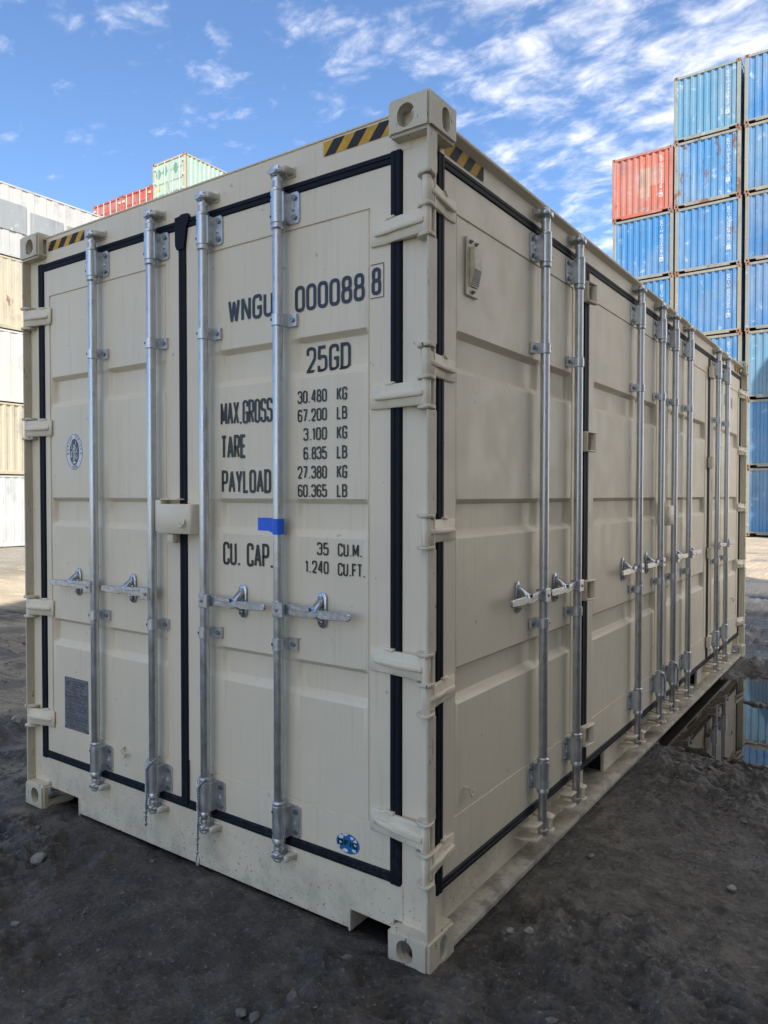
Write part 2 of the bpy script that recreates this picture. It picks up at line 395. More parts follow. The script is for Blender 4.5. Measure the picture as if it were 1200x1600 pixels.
def make_mud():
    m, t, b = newmat('wet_mud'); q = NT(t); p = q.pos()
    sx = q.n('ShaderNodeSeparateXYZ'); q.link(p, sx.inputs[0])
    f1 = q.noise(p, 1.1, 5, .6); f2 = q.noise(p, 9, 7, .68); f3 = q.noise(p, 60, 5, .65)
    c = q.mix(q.ramp(f1, .38, .62), (0.080, 0.071, 0.060, 1), (0.150, 0.132, 0.106, 1))
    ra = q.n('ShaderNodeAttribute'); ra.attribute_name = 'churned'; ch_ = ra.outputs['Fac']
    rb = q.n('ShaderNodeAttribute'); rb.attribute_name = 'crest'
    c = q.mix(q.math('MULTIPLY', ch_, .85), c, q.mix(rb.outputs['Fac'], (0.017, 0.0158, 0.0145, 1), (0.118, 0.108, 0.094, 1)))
    c = q.mix(q.ramp(f2, .42, .60), q.mix(.6, c, (0.036, 0.032, 0.027, 1)), c)
    c = q.mix(q.ramp(f3, .56, .72, 0, .6), c, (0.36, 0.315, 0.25, 1))
    c = q.mix(q.ramp(f3, .44, .30, 0, .5), c, (0.03, 0.029, 0.03, 1))
    vl = q.n('ShaderNodeVectorMath', operation='DISTANCE'); q.link(p, vl.inputs[0]); vl.inputs[1].default_value = (0.5, -1.0, 0)
    dd = q.math('ADD', vl.outputs['Value'], q.math('MULTIPLY', q.math('SUBTRACT', q.noise(p, .5, 5), .5), 4.0))
    dry = q.mix(q.ramp(f2, .3, .7), (0.52, 0.43, 0.31, 1), (0.40, 0.335, 0.245, 1))
    dry = q.mix(q.ramp(q.noise(q.scaled(p, (.4, 1.5, 1)), .8, 4), .45, .7, 0, .5), dry, (0.30, 0.255, 0.19, 1))
    c = q.mix(q.ramp(dd, 9.3, 11.8), c, dry)
    c = q.mix(q.math('MULTIPLY', q.ramp(sx.outputs[2], -.03, .006, 1.0, 0.0), .6), c, (0.028, 0.027, 0.027, 1))
    q.link(c, b.inputs['Base Color'])
    wet = q.ramp(q.noise(p, 1.6, 5, .6), .42, .62)
    sog = q.ramp(sx.outputs[2], -.026, .008, 1.0, 0.0)
    q.link(q.math('SUBTRACT', q.ramp(wet, 0, 1, .56, .30), q.math('MULTIPLY', sog, .22)), b.inputs['Roughness'])
    b.inputs['Specular IOR Level'].default_value = 0.38
    b1 = q.bump(f2, .7, .05); b2 = q.bump(f3, .8, .014, b1)
    q.link(q.bump(q.noise(p, 260, 4, .7), .6, .004, b2), b.inputs['Normal'])
    return m
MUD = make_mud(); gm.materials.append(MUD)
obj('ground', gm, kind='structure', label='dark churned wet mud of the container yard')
def make_water():
    m, t, b = newmat('puddle_water'); q = NT(t); p = q.pos()
    b.inputs['Base Color'].default_value = (0.022, 0.02, 0.017, 1); b.inputs['Roughness'].default_value = 0.02
    b.inputs['IOR'].default_value = 1.333; b.inputs['Specular IOR Level'].default_value = 0.75
    q.link(q.bump(q.noise(p, 9, 2), .02, .01), b.inputs['Normal']); return m
WATER = make_water()
for (x0, x1, y0, y1, lb) in ((-.25, 3.2, 2.1, 5.9, 'broad shallow puddle beside the container mirroring the blue stack'),
                          (-1.4, 1.6, 6.9, 8.0, 'narrow puddle past the far end of the container'),
                          (-2.6, 2.2, 10.1, 11.8, 'distant puddle at the edge of the shade'),
                          (-3.6, -2.5, -.35, .1, 'small puddle by the left end of the doors')):
    xs = np.linspace(x0, x1, 5); ys = np.linspace(y0, y1, 5); mb = MB()
    mb.add([(x, y, 0) for y in ys for x in xs], [(j*5+i, j*5+i+1, j*5+i+6, j*5+i+5) for j in range(4) for i in range(4)])
    obj('puddle', mb.mesh('puddle', WATER), None, (0, 0, WATER_Z), kind='structure', label=lb)

# ------------------------------------------------------------------ stroke lettering
G = {}
def g(ch, w, *lines): G[ch] = (w, lines)
# each line: list of (x, y, corner radius) in a unit box, last item True when closed
RR = .48
g('0', 1, [(0,0,RR),(1,0,RR),(1,1,RR),(0,1,RR),True])
g('O', 1, [(0,0,RR),(1,0,RR),(1,1,RR),(0,1,RR),True])
g('8', 1, [(0,0,RR),(1,0,RR),(1,.53,RR),(0,.53,RR),True], [(.06,.53,RR),(.94,.53,RR),(.94,1,RR),(.06,1,RR),True])
g('2', 1, [(0,.72,0),(0,1,RR),(1,1,RR),(1,.55,.25),(0,0,0),(1,0,0)])
g('5', 1, [(.92,1,0),(.06,1,0),(.0,.50,0),(.25,.60,.2),(1,.60,RR),(1,0,RR),(0,0,RR),(0,.22,0)])
g('3', 1, [(0,.80,0),(0,1,RR),(1,1,RR),(1,.54,RR),(.40,.54,0)], [(.40,.54,0),(1,.54,RR),(1,0,RR),(0,0,RR),(0,.22,0)])
g('4', 1, [(.8,0,0),(.8,1,0),(.70,1,0),(0,.25,0),(1,.25,0)])
g('1', .45, [(0,.80,0),(.75,1,0),(.75,0,0)])
g('6', 1, [(.92,.80,0),(.92,1,RR),(0,1,RR),(0,0,RR),(1,0,RR),(1,.56,RR),(.02,.56,.2)])
g('7', 1, [(0,1,0),(1,1,0),(.32,0,0)])
g('9', 1, [(.06,.2,0),(.06,0,RR),(1,0,RR),(1,1,RR),(0,1,RR),(0,.44,RR),(.98,.44,.2)])
g('W', 1.35, [(0,1,0),(.25,0,0),(.5,.95,0),(.75,0,0),(1,1,0)])
g('N', 1, [(0,0,0),(0,1,0),(1,0,0),(1,1,0)])
g('G', 1, [(1,.74,0),(1,1,RR),(0,1,RR),(0,0,RR),(1,0,RR),(1,.46,0),(.52,.46,0)])
g('U', 1, [(0,1,0),(0,0,RR),(1,0,RR),(1,1,0)])
g('D', 1, [(0,0,0),(1,0,RR),(1,1,RR),(0,1,0),True])
g('M', 1.3, [(0,0,0),(0,1,0),(.5,.15,0),(1,1,0),(1,0,0)])
g('A', 1.1, [(0,0,0),(.5,1,0),(1,0,0)], [(.16,.30,0),(.84,.30,0)])
g('X', 1.05, [(0,0,0),(1,1,0)], [(0,1,0),(1,0,0)])
g('.', .34, [(.5,-.04,0),(.5,.06,0)])
g(',', .16, [(.5,.07,0),(.3,-.08,0)])
g('R', 1, [(0,0,0),(0,1,0),(1,1,RR),(1,.47,RR),(0,.47,0)], [(.45,.47,0),(1,0,0)])
g('S', 1, [(1,.80,0),(1,1,RR),(0,1,RR),(0,.53,RR),(1,.53,RR),(1,0,RR),(0,0,RR),(0,.20,0)])
g('T', 1, [(0,1,0),(1,1,0)], [(.5,1,0),(.5,0,0)])
g('E', .9, [(1,1,0),(0,1,0),(0,0,0),(1,0,0)], [(0,.52,0),(.85,.52,0)])
g('F', .9, [(1,1,0),(0,1,0),(0,0,0)], [(0,.52,0),(.85,.52,0)])
g('P', 1, [(0,0,0),(0,1,0),(1,1,RR),(1,.45,RR),(0,.45,0)])
g('Y', 1.05, [(0,1,0),(.5,.45,0),(1,1,0)], [(.5,.45,0),(.5,0,0)])
g('L', .85, [(0,1,0),(0,0,0),(1,0,0)])
g('C', 1, [(1,.74,0),(1,1,RR),(0,1,RR),(0,0,RR),(1,0,RR),(1,.26,0)])
g('K', 1, [(0,0,0),(0,1,0)], [(1,1,0),(.05,.40,0)], [(.30,.58,0),(1,0,0)])
g('B', 1, [(0,0,0),(1,0,RR),(1,.53,RR),(0,.53,0),True], [(0,.53,0),(.94,.53,RR),(.94,1,RR),(0,1,0),True])
g('I', .12, [(.5,0,0),(.5,1,0)])
g('V', 1.05, [(0,1,0),(.5,0,0),(1,1,0)])
g('J', 1, [(0,.25,0),(0,0,RR),(1,0,RR),(1,1,0)])
def flatten(line, sx, sy):
    closed = line[-1] is True; P = [(p[0]*sx, p[1]*sy, p[2]*sx) for p in line if p is not True]; n = len(P); out = []
    for i, (x, y, r) in enumerate(P):
        if r <= 0 or (not closed and i in (0, n-1)): out.append((x, y)); continue
        a = Vector(P[i-1][:2]); c = Vector(P[(i+1) % n][:2]); p = Vector((x, y))
        d1 = a-p; d2 = c-p; rr = min(r, d1.length*.5, d2.length*.5); s0 = p+d1.normalized()*rr; s1 = p+d2.normalized()*rr
        for k in range(7):
            t = k/6; out.append(tuple((1-t)**2*s0 + 2*t*(1-t)*p + t*t*s1))
    res = [out[0]]
    for p in out[1:]:
        if math.dist(p, res[-1]) > 1e-5: res.append(p)
    if closed and math.dist(res[0], res[-1]) < 1e-5: res.pop()
    return res, closed
def ribbon(mb, pts, closed, sw, tf):
    P = [Vector(p) for p in pts]; n = len(P)
    segs = n if closed else n-1; L = []; 
    for i in range(n):
        a = P[i-1] if (closed or i > 0) else None; c = P[(i+1) % n] if (closed or i < n-1) else None; p = P[i]
        d1 = (p-a).normalized() if a is not None else None; d2 = (c-p).normalized() if c is not None else None
        if d1 is None: d1 = d2
        if d2 is None: d2 = d1
        n1 = Vector((-d1.y, d1.x)); n2 = Vector((-d2.y, d2.x)); mvec = n1+n2
        if mvec.length < 1e-4: mvec = n1
        mvec.normalize(); k = 1/max(.45, mvec.dot(n1)); L.append(mvec*(sw*.5*k))
    for i in range(segs):
        j = (i+1) % n; a0, a1, b0, b1 = P[i]+L[i], P[i]-L[i], P[j]+L[j], P[j]-L[j]
        m = max(1, int((P[j]-P[i]).length/.008)); vs = []
        for k in range(m+1):
            t = k/m; vs += [tf(*(a0.lerp(b0, t))), tf(*(a1.lerp(b1, t)))]
        mb.add(vs, [(2*k, 2*k+1, 2*k+3, 2*k+2) for k in range(m)])
def runs(pts, closed, sw):
    """break a line where it turns back sharply so its stroke keeps its width"""
    n = len(pts); cutp = []
    for i in range(n):
        if not closed and i in (0, n-1): continue
        a, p, c = Vector(pts[i-1]), Vector(pts[i]), Vector(pts[(i+1) % n])
        if (p-a).normalized().dot((c-p).normalized()) < -.25: cutp.append(i)
    if not cutp or closed: return [(pts, closed)]
    out = []; prev = 0
    for i in cutp + [n-1]: out.append((pts[prev:i+1], False)); prev = i
    return out
def text(mb, s, x0, x1, z, h, sw, tf, gap=.58, skip=()):
    """stroke text whose ink spans x0..x1, baseline z, cap height h"""
    ws = [.6 if c == ' ' else G[c][0] for c in s]
    tot = sum(ws) + gap*(len(s)-1); unit = (x1-x0-sw)/tot; x = x0+sw/2; kk = 0
    for c, w in zip(s, ws):
        if c != ' ':
            for ln in G[c][1]:
                pts, cl = flatten(ln, w*unit, h-sw)
                pts = [(px+x, py+z+sw/2) for px, py in pts]
                for run, rc_ in runs(pts, cl, sw):
                    kk += 1; off = -.00012*(kk % 7)
                    ribbon(mb, run, rc_, sw, lambda a_, b_, off=off: (lambda p_: (p_[0], p_[1]+off, p_[2]))(tf(a_, b_)))
        x += (w+gap)*unit

# ------------------------------------------------------------------ the beige container
CW, CL, CH = 2.438, 6.058, 2.896
FY, SX = .048, -.048                     # outer door planes
box20 = thing('shipping_container', 'new beige shipping container with black door seals standing on dark mud', 'shipping container')
def part(name, me, **k): return obj(name, me, box20, **k)

# corner castings with their oval hand holes
def slot(a, b, depth0, depth1, w, h, axis, seg=10):
    """rounded slot cutter centred at (a,b)"""
    r = min(w, h)/2; pts = []
    if w > h: cs = ((w/2-r, 0, -90), (-(w/2-r), 0, 90))
    else: cs = ((0, h/2-r, 0), (0, -(h/2-r), 180))
    for cx, cy, a0 in cs:
        for k in range(seg+1):
            t = R(a0 + 180*k/seg); pts.append((a+cx+r*math.cos(t), b+cy+r*math.sin(t)))
    m = MB(); m.prism(pts, axis, depth0, depth1); return m
def cut(base, cutters, mats, bevel):
    me = base.mesh('corner_casting', mats, bevel=bevel, seg=4, smooth=0); o = bpy.data.objects.new('t', me); COL.objects.link(o); tmp = [o]
    for c in cutters:
        co_ = bpy.data.objects.new('c', c.mesh('c', mats, smooth=0)); COL.objects.link(co_); tmp.append(co_)
        md = o.modifiers.new('b', 'BOOLEAN'); md.operation = 'DIFFERENCE'; md.object = co_; md.solver = 'EXACT'
    dg = bpy.context.evaluated_depsgraph_get(); dg.update()
    r = bpy.data.meshes.new_from_object(o.evaluated_get(dg)); r.name = 'corner_casting'
    for t in tmp: bpy.data.objects.remove(t)
    r.polygons.foreach_set('use_smooth', [True]*len(r.polygons)); r.set_sharp_from_angle(angle=R(32))
    return r
base = MB().box(-.004, .162, -.004, .178, 0, .124)
casting_me = cut(base, [MB().box(.026, .20, .026, .22, .022, .092),
                        slot(.089, .058, -.05, .06, .066, .078, 'y'), slot(.100, .058, -.05, .06, .050, .080, 'x'),
                        slot(.089, .100, .06, .2, .064, .120, 'z')], CAST, .010)
for sx_, x in ((-1, 0), (1, -CW)):
    for sy_, y in ((1, 0), (-1, CL)):
        part('corner_casting', casting_me, loc=(x, y, 2.778), scale=(sx_, sy_, 1))
        part('corner_casting', casting_me, loc=(x, y, .118), scale=(sx_, sy_, -1))

# corner posts
pp = [(-.133,.050),(-.060,.050),(-.040,.047),(-.030,.044),(-.016,.044),(-.008,.050),(-.008,.056),(-.046,.058),(-.048,.072),(-.048,.127),(-.075,.127),(-.075,.15),(-.133,.15)]
for mx_ in (0, 1):
    for my_ in (0, 1):
        q = [((-CW - x) if mx_ else x, (CL - y) if my_ else y) for x, y in pp]
        part('corner_post', MB().prism(q, 'z', .117, 2.779).mesh('corner_post', BEIGE, smooth=40))

fl_near = ((2.646,2.779),(2.089,2.434),(1.532,1.873),(1.074,1.414),(.511,.860),(.117,.292))
fl_left = ((2.546,2.779),(1.986,2.434),(1.076,1.874),(.511,.964),(.117,.399))
fl_far = ((2.643,2.779),(2.086,2.527),(1.531,1.970),(.975,1.415),(.407,.859),(.117,.291))
for segs, lx, ly, sc_ in ((fl_near,0,0,(1,1,1)), (fl_left,-CW,0,(-1,1,1)), (fl_far,0,CL,(1,-1,1))):
    for z0_, z1_ in segs:
        P_ = [(-.0115,.0445),(-.0120,.005),(-.003,.005),(-.003,.057),(-.0115,.057)]
        part('post_flange', MB().prism(P_, 'z', z0_, z1_).mesh('post_flange', CAST, bevel=.0015), loc=(lx, ly, 0), scale=sc_)
# header, side rails, sills
hd = [(.048,2.752),(.048,2.874),(.0515,2.8755),(.0515,2.878),(.046,2.880),(.046,2.885),(.075,2.885),(.11,2.872),(.11,2.752)]
part('front_header', MB().prism(hd, 'x', -CW+.10, -.10).mesh('front_header', BEIGE))
rl = [(-.048,2.748),(-.048,2.824),(-.040,2.828),(-.018,2.836),(-.015,2.840),(-.015,2.846),(-.05,2.852),(-.075,2.866),(-.12,2.866),(-.12,2.748)]
part('top_side_rail', MB().prism(rl, 'y', .15, CL-.15).mesh('top_side_rail', BEIGE, smooth=20))
part('top_side_rail', MB().prism([(-CW+.03,2.74),(-CW+.03,2.86),(-CW+.1,2.866),(-CW+.1,2.74)], 'y', .15, CL-.15).mesh('top_side_rail', BEIGE))
# front sill, notched at both ends for the tunnel openings
sp_ = [(-.128,.252),(-.128,.124),(-.165,.122),(-.168,.092),(-.345,.096),(-.352,.090),(-.352,.026),(-2.036,.026),(-2.036,.092),(-2.045,.100),(-2.274,.100),(-2.278,.124),(-2.312,.124),(-2.312,.252)]
part('front_sill', MB().prism(sp_, 'y', .046, .090).mesh('front_sill', BEIGE, bevel=.003, smooth=0))
for nl in (MB().box(-.356,-.165,.0475,.32,.097,.103).box(-.360,-.3525,.042,.32,.020,.103), MB().box(-2.28,-2.037,.0475,.32,.101,.107).box(-2.0355,-2.028,.042,.32,.020,.107)):
    part('sill_notch_lining', nl.mesh('sill_notch_lining', BEIGE))
# side sill: web below the doors (with fork pockets) and a sloping ledge
def webpoly(y0, y1, pockets):
    p = [(y0,.250),(y0,.040)]
    for a, b in pockets: p += [(a,.040),(a,.165),(a+.02,.188),(b-.02,.188),(b,.165),(b,.040)]
    return p + [(y1,.040),(y1,.250)]
part('side_sill', MB().prism(webpoly(.13, CL-.13, ((1.70, 2.03), (4.02, 4.35))), 'x', -.110, -.090).mesh('side_sill', BEIGE, bevel=.003))
part('side_sill', MB().box(-CW+.02, -CW+.10, .15, CL-.15, .03, .24).mesh('side_sill', BEIGE))
part('sill_ledge', MB().prism([(-.60,.043),(-.060,.043),(-.003,.040),(-.001,.036),(-.001,.018),(-.008,.018),(-.010,.030),(-.60,.030)], 'y', .176, CL-.176).mesh('sill_ledge', LEDGE, bevel=.002))
part('sill_underside', MB().prism([(-.091,.246),(-.050,.246),(-.050,.205),(-.056,.200),(-.091,.200)], 'y', .13, CL-.13).mesh('sill_underside', BEIGE))
gus = MB().prism([(-.052,.118),(-.052,.25),(-.091,.25),(-.091,.118)], 'y', .128, .176); part('sill_gusset', gus.mesh('sill_gusset', BEIGE))
part('roof', MB().box(-CW+.07, -.08, .09, CL-.09, 2.845, 2.862).mesh('roof', BEIGE))
for y_ in (1.70, 4.02):
    part('fork_pocket_shade', MB().box(-.55, -.52, y_-.1, y_+.43, .02, .20).box(-.52, -.111, y_-.02, y_-.01, .044, .195).box(-.52, -.111, y_+.34, y_+.35, .044, .195).box(-.52, -.111, y_-.01, y_+.34, .190, .196).mesh('fork_pocket_shade', HOLE), kind='stuff')  # near-black boxes paint in the darkness of the pocket openings
part('floor', MB().box(-CW+.07, -.137, .12, CL-.10, .225, .250).mesh('floor', HOLE))
def corr(L, pitch=.28, d=.036, flat=.10):
    s = (pitch-2*flat)/2; xs = [(0, 0)]; x = 0
    while x < L:
        for dx_, y in ((flat,0),(s,d),(flat,d),(s,0)):
            x += dx_
            if x >= L: break
            xs.append((x, y))
    xs.append((L, xs[-1][1])); return xs
def corrpanel(L, z0, z1, pitch=.28, d=.036, flat=.10, mat=None, th=0.0):
    pr = corr(L, pitch, d, flat); n = len(pr); mb = MB()
    vs = [(x, y, z0) for x, y in pr] + [(x, y, z1) for x, y in pr]
    mb.add(vs, [(i, i+1, n+i+1, n+i) for i in range(n-1)]); return mb
part('rear_panel', corrpanel(CW-.3, .24, 2.76).mesh('rear_panel', BEIGE, smooth=0), loc=(-.15, CL-.05, 0), rz=math.pi) .location = (-.15, CL-.05, 0)
part('left_side_panel', corrpanel(CL-.3, .24, 2.75).mesh('left_side_panel', BEIGE, smooth=0), loc=(-CW+.05, CL-.15, 0), rz=-math.pi/2)

# doors ------------------------------------------------------------------
BANDS = ((2.182, 2.030), (1.580, 1.436), (.974, .836))
FW0, FW1 = .432, 2.590
def ss(t): t = min(max(t, 0.0), 1.0); return .55*t+.45*t*t*(3-2*t)
class Door:
    dp = .027; sh = 0.0; wd = 1.0
    def __init__(s, u0, u1, fu0, fu1, rods, w0=.288, w1=2.716):
        s.u0, s.u1, s.fu0, s.fu1, s.rods, s.w0, s.w1 = u0, u1, fu0, fu1, rods, w0, w1
    def h(s, u, w):
        """depth behind the frame plane"""
        f = min(u-s.fu0, s.fu1-u, w-FW0, FW1-w)
        if f <= 0: return 0.0
        d = .0065*min(1, f/.0015) if f < .006 else max(.0025, .0065-.004*(f-.006)/.0015)
        gr = max([0.0] + [ss((.078*s.wd-abs(u-r-s.sh))/.034) for r in s.rods]); gf = max([0.0] + [ss((.042*s.wd-abs(u-r-s.sh))/.030) for r in s.rods])
        e = min(ss((u-s.fu0-.008)/.020), ss((s.fu1-.008-u)/.020)); rr = 0.0
        for zt, zb in BANDS: rr = max(rr, min(ss((zt-w)/.020), ss((w-zb)/.030)))
        e2 = min(ss((w-FW0-.02)/.05), ss((FW1-.02-w)/.05))
        return d + (1-gr)*s.dp*rr*e + (gf*(1-rr)*.005 + rr*gr*s.dp*.35)*e2
    def mesh(s):
        us = {s.u0, s.u1}; ws = {s.w0, s.w1}
        for a, sg_ in ((s.fu0, 1), (s.fu1, -1)): us |= {a, a+sg_*.0015, a+sg_*.006, a+sg_*.0075}
        for k in range(7):
            us |= {s.fu0+.008+.020*k/6, s.fu1-.028+.020*k/6}
            for r in [r_+s.sh for r_ in s.rods]: us |= {r-.078+.034*k/6, r+.044+.034*k/6, r-.042+.030*k/6, r+.012+.030*k/6}
        for a, sg_ in ((FW0, 1), (FW1, -1)): ws |= {a, a+sg_*.0015, a+sg_*.006, a+sg_*.0075}
        for zt, zb in BANDS:
            for k in range(7): ws |= {zt-.020*k/6, zb+.030*k/6}
        for k in range(5): ws |= {FW0+.02+.05*k/4, FW1-.07+.05*k/4}
        us = sorted(u for u in us if s.u0 <= u <= s.u1); ws = sorted(ws)
        def cl(a):
            r = [a[0]]
            for x in a[1:]:
                if x-r[-1] > 8e-4: r.append(x)
            return r
        us, ws = cl(us), cl(ws)
        ws2 = []                                  # keep panels from being one long quad
        for a, b in zip(ws, ws[1:]): ws2 += [a + (b-a)*k/max(1, int((b-a)/.2)+1) for k in range(max(1, int((b-a)/.2)+1))]
        ws = ws2 + [ws[-1]]
        n = len(us); mb = MB()
        mb.add([(u, s.h(u, w), w) for w in ws for u in us], [(j*n+i, j*n+i+1, (j+1)*n+i+1, (j+1)*n+i) for j in range(len(ws)-1) for i in range(n-1)])
        # folded edges
        u0, u1, w0, w1 = s.u0, s.u1, s.w0, s.w1; t = .05
        for a, b in (((u0,w0),(u1,w0)), ((u1,w0),(u1,w1)), ((u1,w1),(u0,w1)), ((u0,w1),(u0,w0))):
            mb.add([(a[0],0,a[1]),(b[0],0,b[1]),(b[0],t,b[1]),(a[0],t,a[1])], [(0,3,2,1)])
        me = bpy.data.meshes.new('door'); me.from_pydata(mb.v, [], mb.f); me.materials.append(BEIGE)
        bm = bmesh.new(); bm.from_mesh(me); bmesh.ops.remove_doubles(bm, verts=bm.verts, dist=1e-5); bm.to_mesh(me); bm.free()
        me.polygons.foreach_set('use_smooth', [True]*len(me.polygons)); me.set_sharp_from_angle(angle=R(30))
        return me
    def on(s, off=.0022): return lambda u, w: (u, s.h(u, w)-off, w)

FRONT = [Door(-2.302, -1.276, -2.262, -1.361, (-1.837, -1.412)), Door(-1.226, -.180, -1.112, -.270, (-1.079, -.668))]
SIDE = [Door(.172, 1.546, .262, 1.402, (.969, 1.375)), Door(1.622, 2.984, 1.70, 2.90, (2.391, 2.87)),
        Door(3.064, 4.438, 3.17, 4.36, (3.205, 3.635)), Door(4.514, 5.876, 4.66, 5.80, (4.65, 5.045))]
for d in SIDE: d.w0, d.w1, d.dp, d.sh, d.wd = .246, 2.716, .030, .058, .62
doors = []
for d in FRONT: d.o = part('door', d.mesh(), loc=(0, FY, 0))
for d in SIDE: d.o = part('door', d.mesh(), loc=(SX, 0, 0), rz=math.pi/2)
FRONT[0].o['label'] = 'left end door'; FRONT[1].o['label'] = 'right end door with serial and weight lettering'

# rubber seals (local face frame: u right, y inwards, w up)
def seal_run(mb, a, b, width, vertical, off=0.0):
    prof = [(0,.012),(0,-.001),(.10,-.007),(.42,-.0085),(.50,-.0055),(.58,-.0085),(.88,-.008),(1,-.003),(1,.012)]
    if vertical:
        u, w0, w1 = a; mb.prism([(u+p*width, y+off) for p, y in prof], 'z', w0, w1)
    else:
        w, u0, u1 = a; mb.prism([(y+off, w+p*width) for p, y in prof], 'x', u0, u1)
def gasket(u0, u1, w0, w1, t=.042, tb=.040):
    mb = MB(); k = -.0004
    seal_run(mb, (u0, w0, w1), None, t, True); seal_run(mb, (u1-t, w0, w1), None, t, True)
    seal_run(mb, (w0, u0+.004, u1-.004), None, tb, False, .0012); seal_run(mb, (w1-tb, u0+.004, u1-.004), None, tb, False, .0012)
    return mb
part('door_gasket', gasket(-2.352, -.136, .248, 2.756, .046).mesh('door_gasket', RUBBER, smooth=25), loc=(0, FY, 0))
part('door_gasket', gasket(.126, 5.93, .206, 2.756, .046).mesh('door_gasket', RUBBER, smooth=25), loc=(SX, 0, 0), rz=math.pi/2)
def centre(u, w=.050, flap=True, z0=.27, z1=2.74):
    mb = MB(); seal_run(mb, (u-w/2, z0, z1), None, w, True, .002)
    if flap:
        mb.prism([(u-w/2+.002, 2.630), (u-w/2-.008, 2.650), (u-w/2-.010, 2.766), (u-w*.1, 2.768), (u+w*.1, 2.774), (u+w*.9, 2.772), (u+w*1.1, 2.757), (u+w*1.0,2.736), (u+w/2+.012, 2.722), (u+w/2+.002, 2.66), (u+w/2-.004,2.630)], 'y', -.013, .004)
        mb.box(u+.004, u+w/2+.004, -.014, .004, .27, .46)
    return mb
part('centre_seal', centre(-1.251).mesh('centre_seal', RUBBER, smooth=25), loc=(0, FY, 0))
part('centre_seal', centre(3.024, .078).mesh('centre_seal', RUBBER, smooth=25), loc=(SX, 0, 0), rz=math.pi/2)
for u in (1.584, 4.476): part('fold_seal', centre(u, .074, False, .235, 2.735).mesh('fold_seal', RUBBER, smooth=25), loc=(SX, .0, 0), rz=math.pi/2)
part('door_backing', MB().box(-2.34, -.14, .095, .105, .25, 2.76).mesh('door_backing', HOLE))
part('door_backing', MB().box(-.118, -.108, .13, 5.93, .21, 2.76).mesh('door_backing', HOLE))

# lock rods -------------------------------------------------------------- local frame: rod axis at (0,-RO)
RO = .040
def rod_mesh(z0, z1):
    return MB().lathe((0,-RO,0), [(.0175,z0),(.0195,z0+.004),(.0195,z1-.004),(.0175,z1)], 24).mesh('lock_rod', GALV, smooth=40)
def bracket_mesh(sg, z0, z1):
    """long sleeve guide with bolted flange; sg=+1 flange to the right"""
    mb = MB(); mb.lathe((0,-RO,0), [(.0225,z0-.022),(.0255,z0-.018),(.0255,z0-.004),(.0235,z0),(.0265,z0+.001),(.0265,z1-.001),(.0235,z1),(.0255,z1+.004),(.0255,z1+.012),(.0225,z1+.016)], 24)
    h = z1-z0; a, b = sorted((sg*.012, sg*.034)); mb.box(a, b, -RO-.004, -.001, z0+.004, z1-.004)
    pl = []; x0, x1, r = .026, .078, .014
    for cx, cy, t0 in ((x1-r, z1+.004-r, 0),):
        pass
    P = [(x0, z0), (x1-r, z0)] + [(x1-r+r*math.sin(R(t)), z0+r-r*math.cos(R(t))) for t in (22,45,67,90)] + [(x1-r+r*math.cos(R(t)), z1-r+r*math.sin(R(t))) for t in (0,22,45,67,90)] + [(x0, z1)]
    if sg < 0: P = [(-x, z) for x, z in reversed(P)]
    mb.prism(P, 'y', -.008, -.001)
    me_f = mb
    for z in (z0+.022, z1-.022):
        mb.cyl((sg*.058, -.016, z), .0105, .008, 'y', 6, mi=1)
        mb.cyl((sg*-.012, -RO-.0245, z), .0052, .004, 'y', 8, mi=2)
    mb.add([(sg*.044,-.0085,(z0+z1)/2-.012),(sg*.060,-.0085,(z0+z1)/2-.012),(sg*.052,-.016,(z0+z1)/2-.006),(sg*.052,-.0085,(z0+z1)/2+.012)], [(0,1,2),(1,3,2),(3,0,2)])
    return mb.mesh('rod_bracket', [GALV, BOLT, HOLE], smooth=35)
def clip_mesh(sg, z, h=.046):
    mb = MB(); mb.lathe((0,-RO,0), [(.0205,z-h/2),(.0245,z-h/2+.002),(.0245,z+h/2-.002),(.0205,z+h/2)], 20)
    a, b = sorted((sg*.016, sg*.066)); mb.box(a, b, -.012, -.001, z-h/2, z+h/2)
    a, b = sorted((sg*.014, sg*.026)); mb.box(a, b, -RO, -.002, z-h/2+.001, z+h/2-.001)
    mb.cyl((sg*.049, -.019, z), .010, .008, 'y', 6, mi=1); mb.cyl((sg*-.012, -RO-.0225, z), .0055, .004, 'y', 8, mi=2)
    return mb.mesh('rod_clip', [GALV, BOLT, HOLE], smooth=35)
def cam_mesh(zs, sg):
    """cam at a rod end; sg=+1 top, -1 bottom"""
    mb = MB(); y = -RO
    mb.lathe((0,y,0), [(.0195, zs), (.0215, zs+sg*.012), (.0215, zs+sg*.018), (.017, zs+sg*.022), (.017, zs+sg*.034)] if sg > 0 else
             [(.017, zs-.034), (.017, zs-.022), (.0215, zs-.018), (.0215, zs-.012), (.0195, zs)], 18)
    z = zs+sg*.040
    mb.prism([(-.034,y-.006),(-.022,y-.024),(.010,y-.022),(.026,y-.006),(.022,y+.022),(-.006,y+.028),(-.028,y+.014)], 'z', z-.008, z+.008)
    mb.box(-.013, .015, y-.030, y+.026, z-.016 if sg > 0 else z-.004, z+.004 if sg > 0 else z+.016)
    mb.prism([(-.026,y-.010),(-.004,y-.020),(.018,y-.012),(.012,y+.016),(-.016,y+.018)], 'z', z+sg*.006, z+sg*.022)
    return mb.mesh('cam', GALV, bevel=.003, smooth=40)
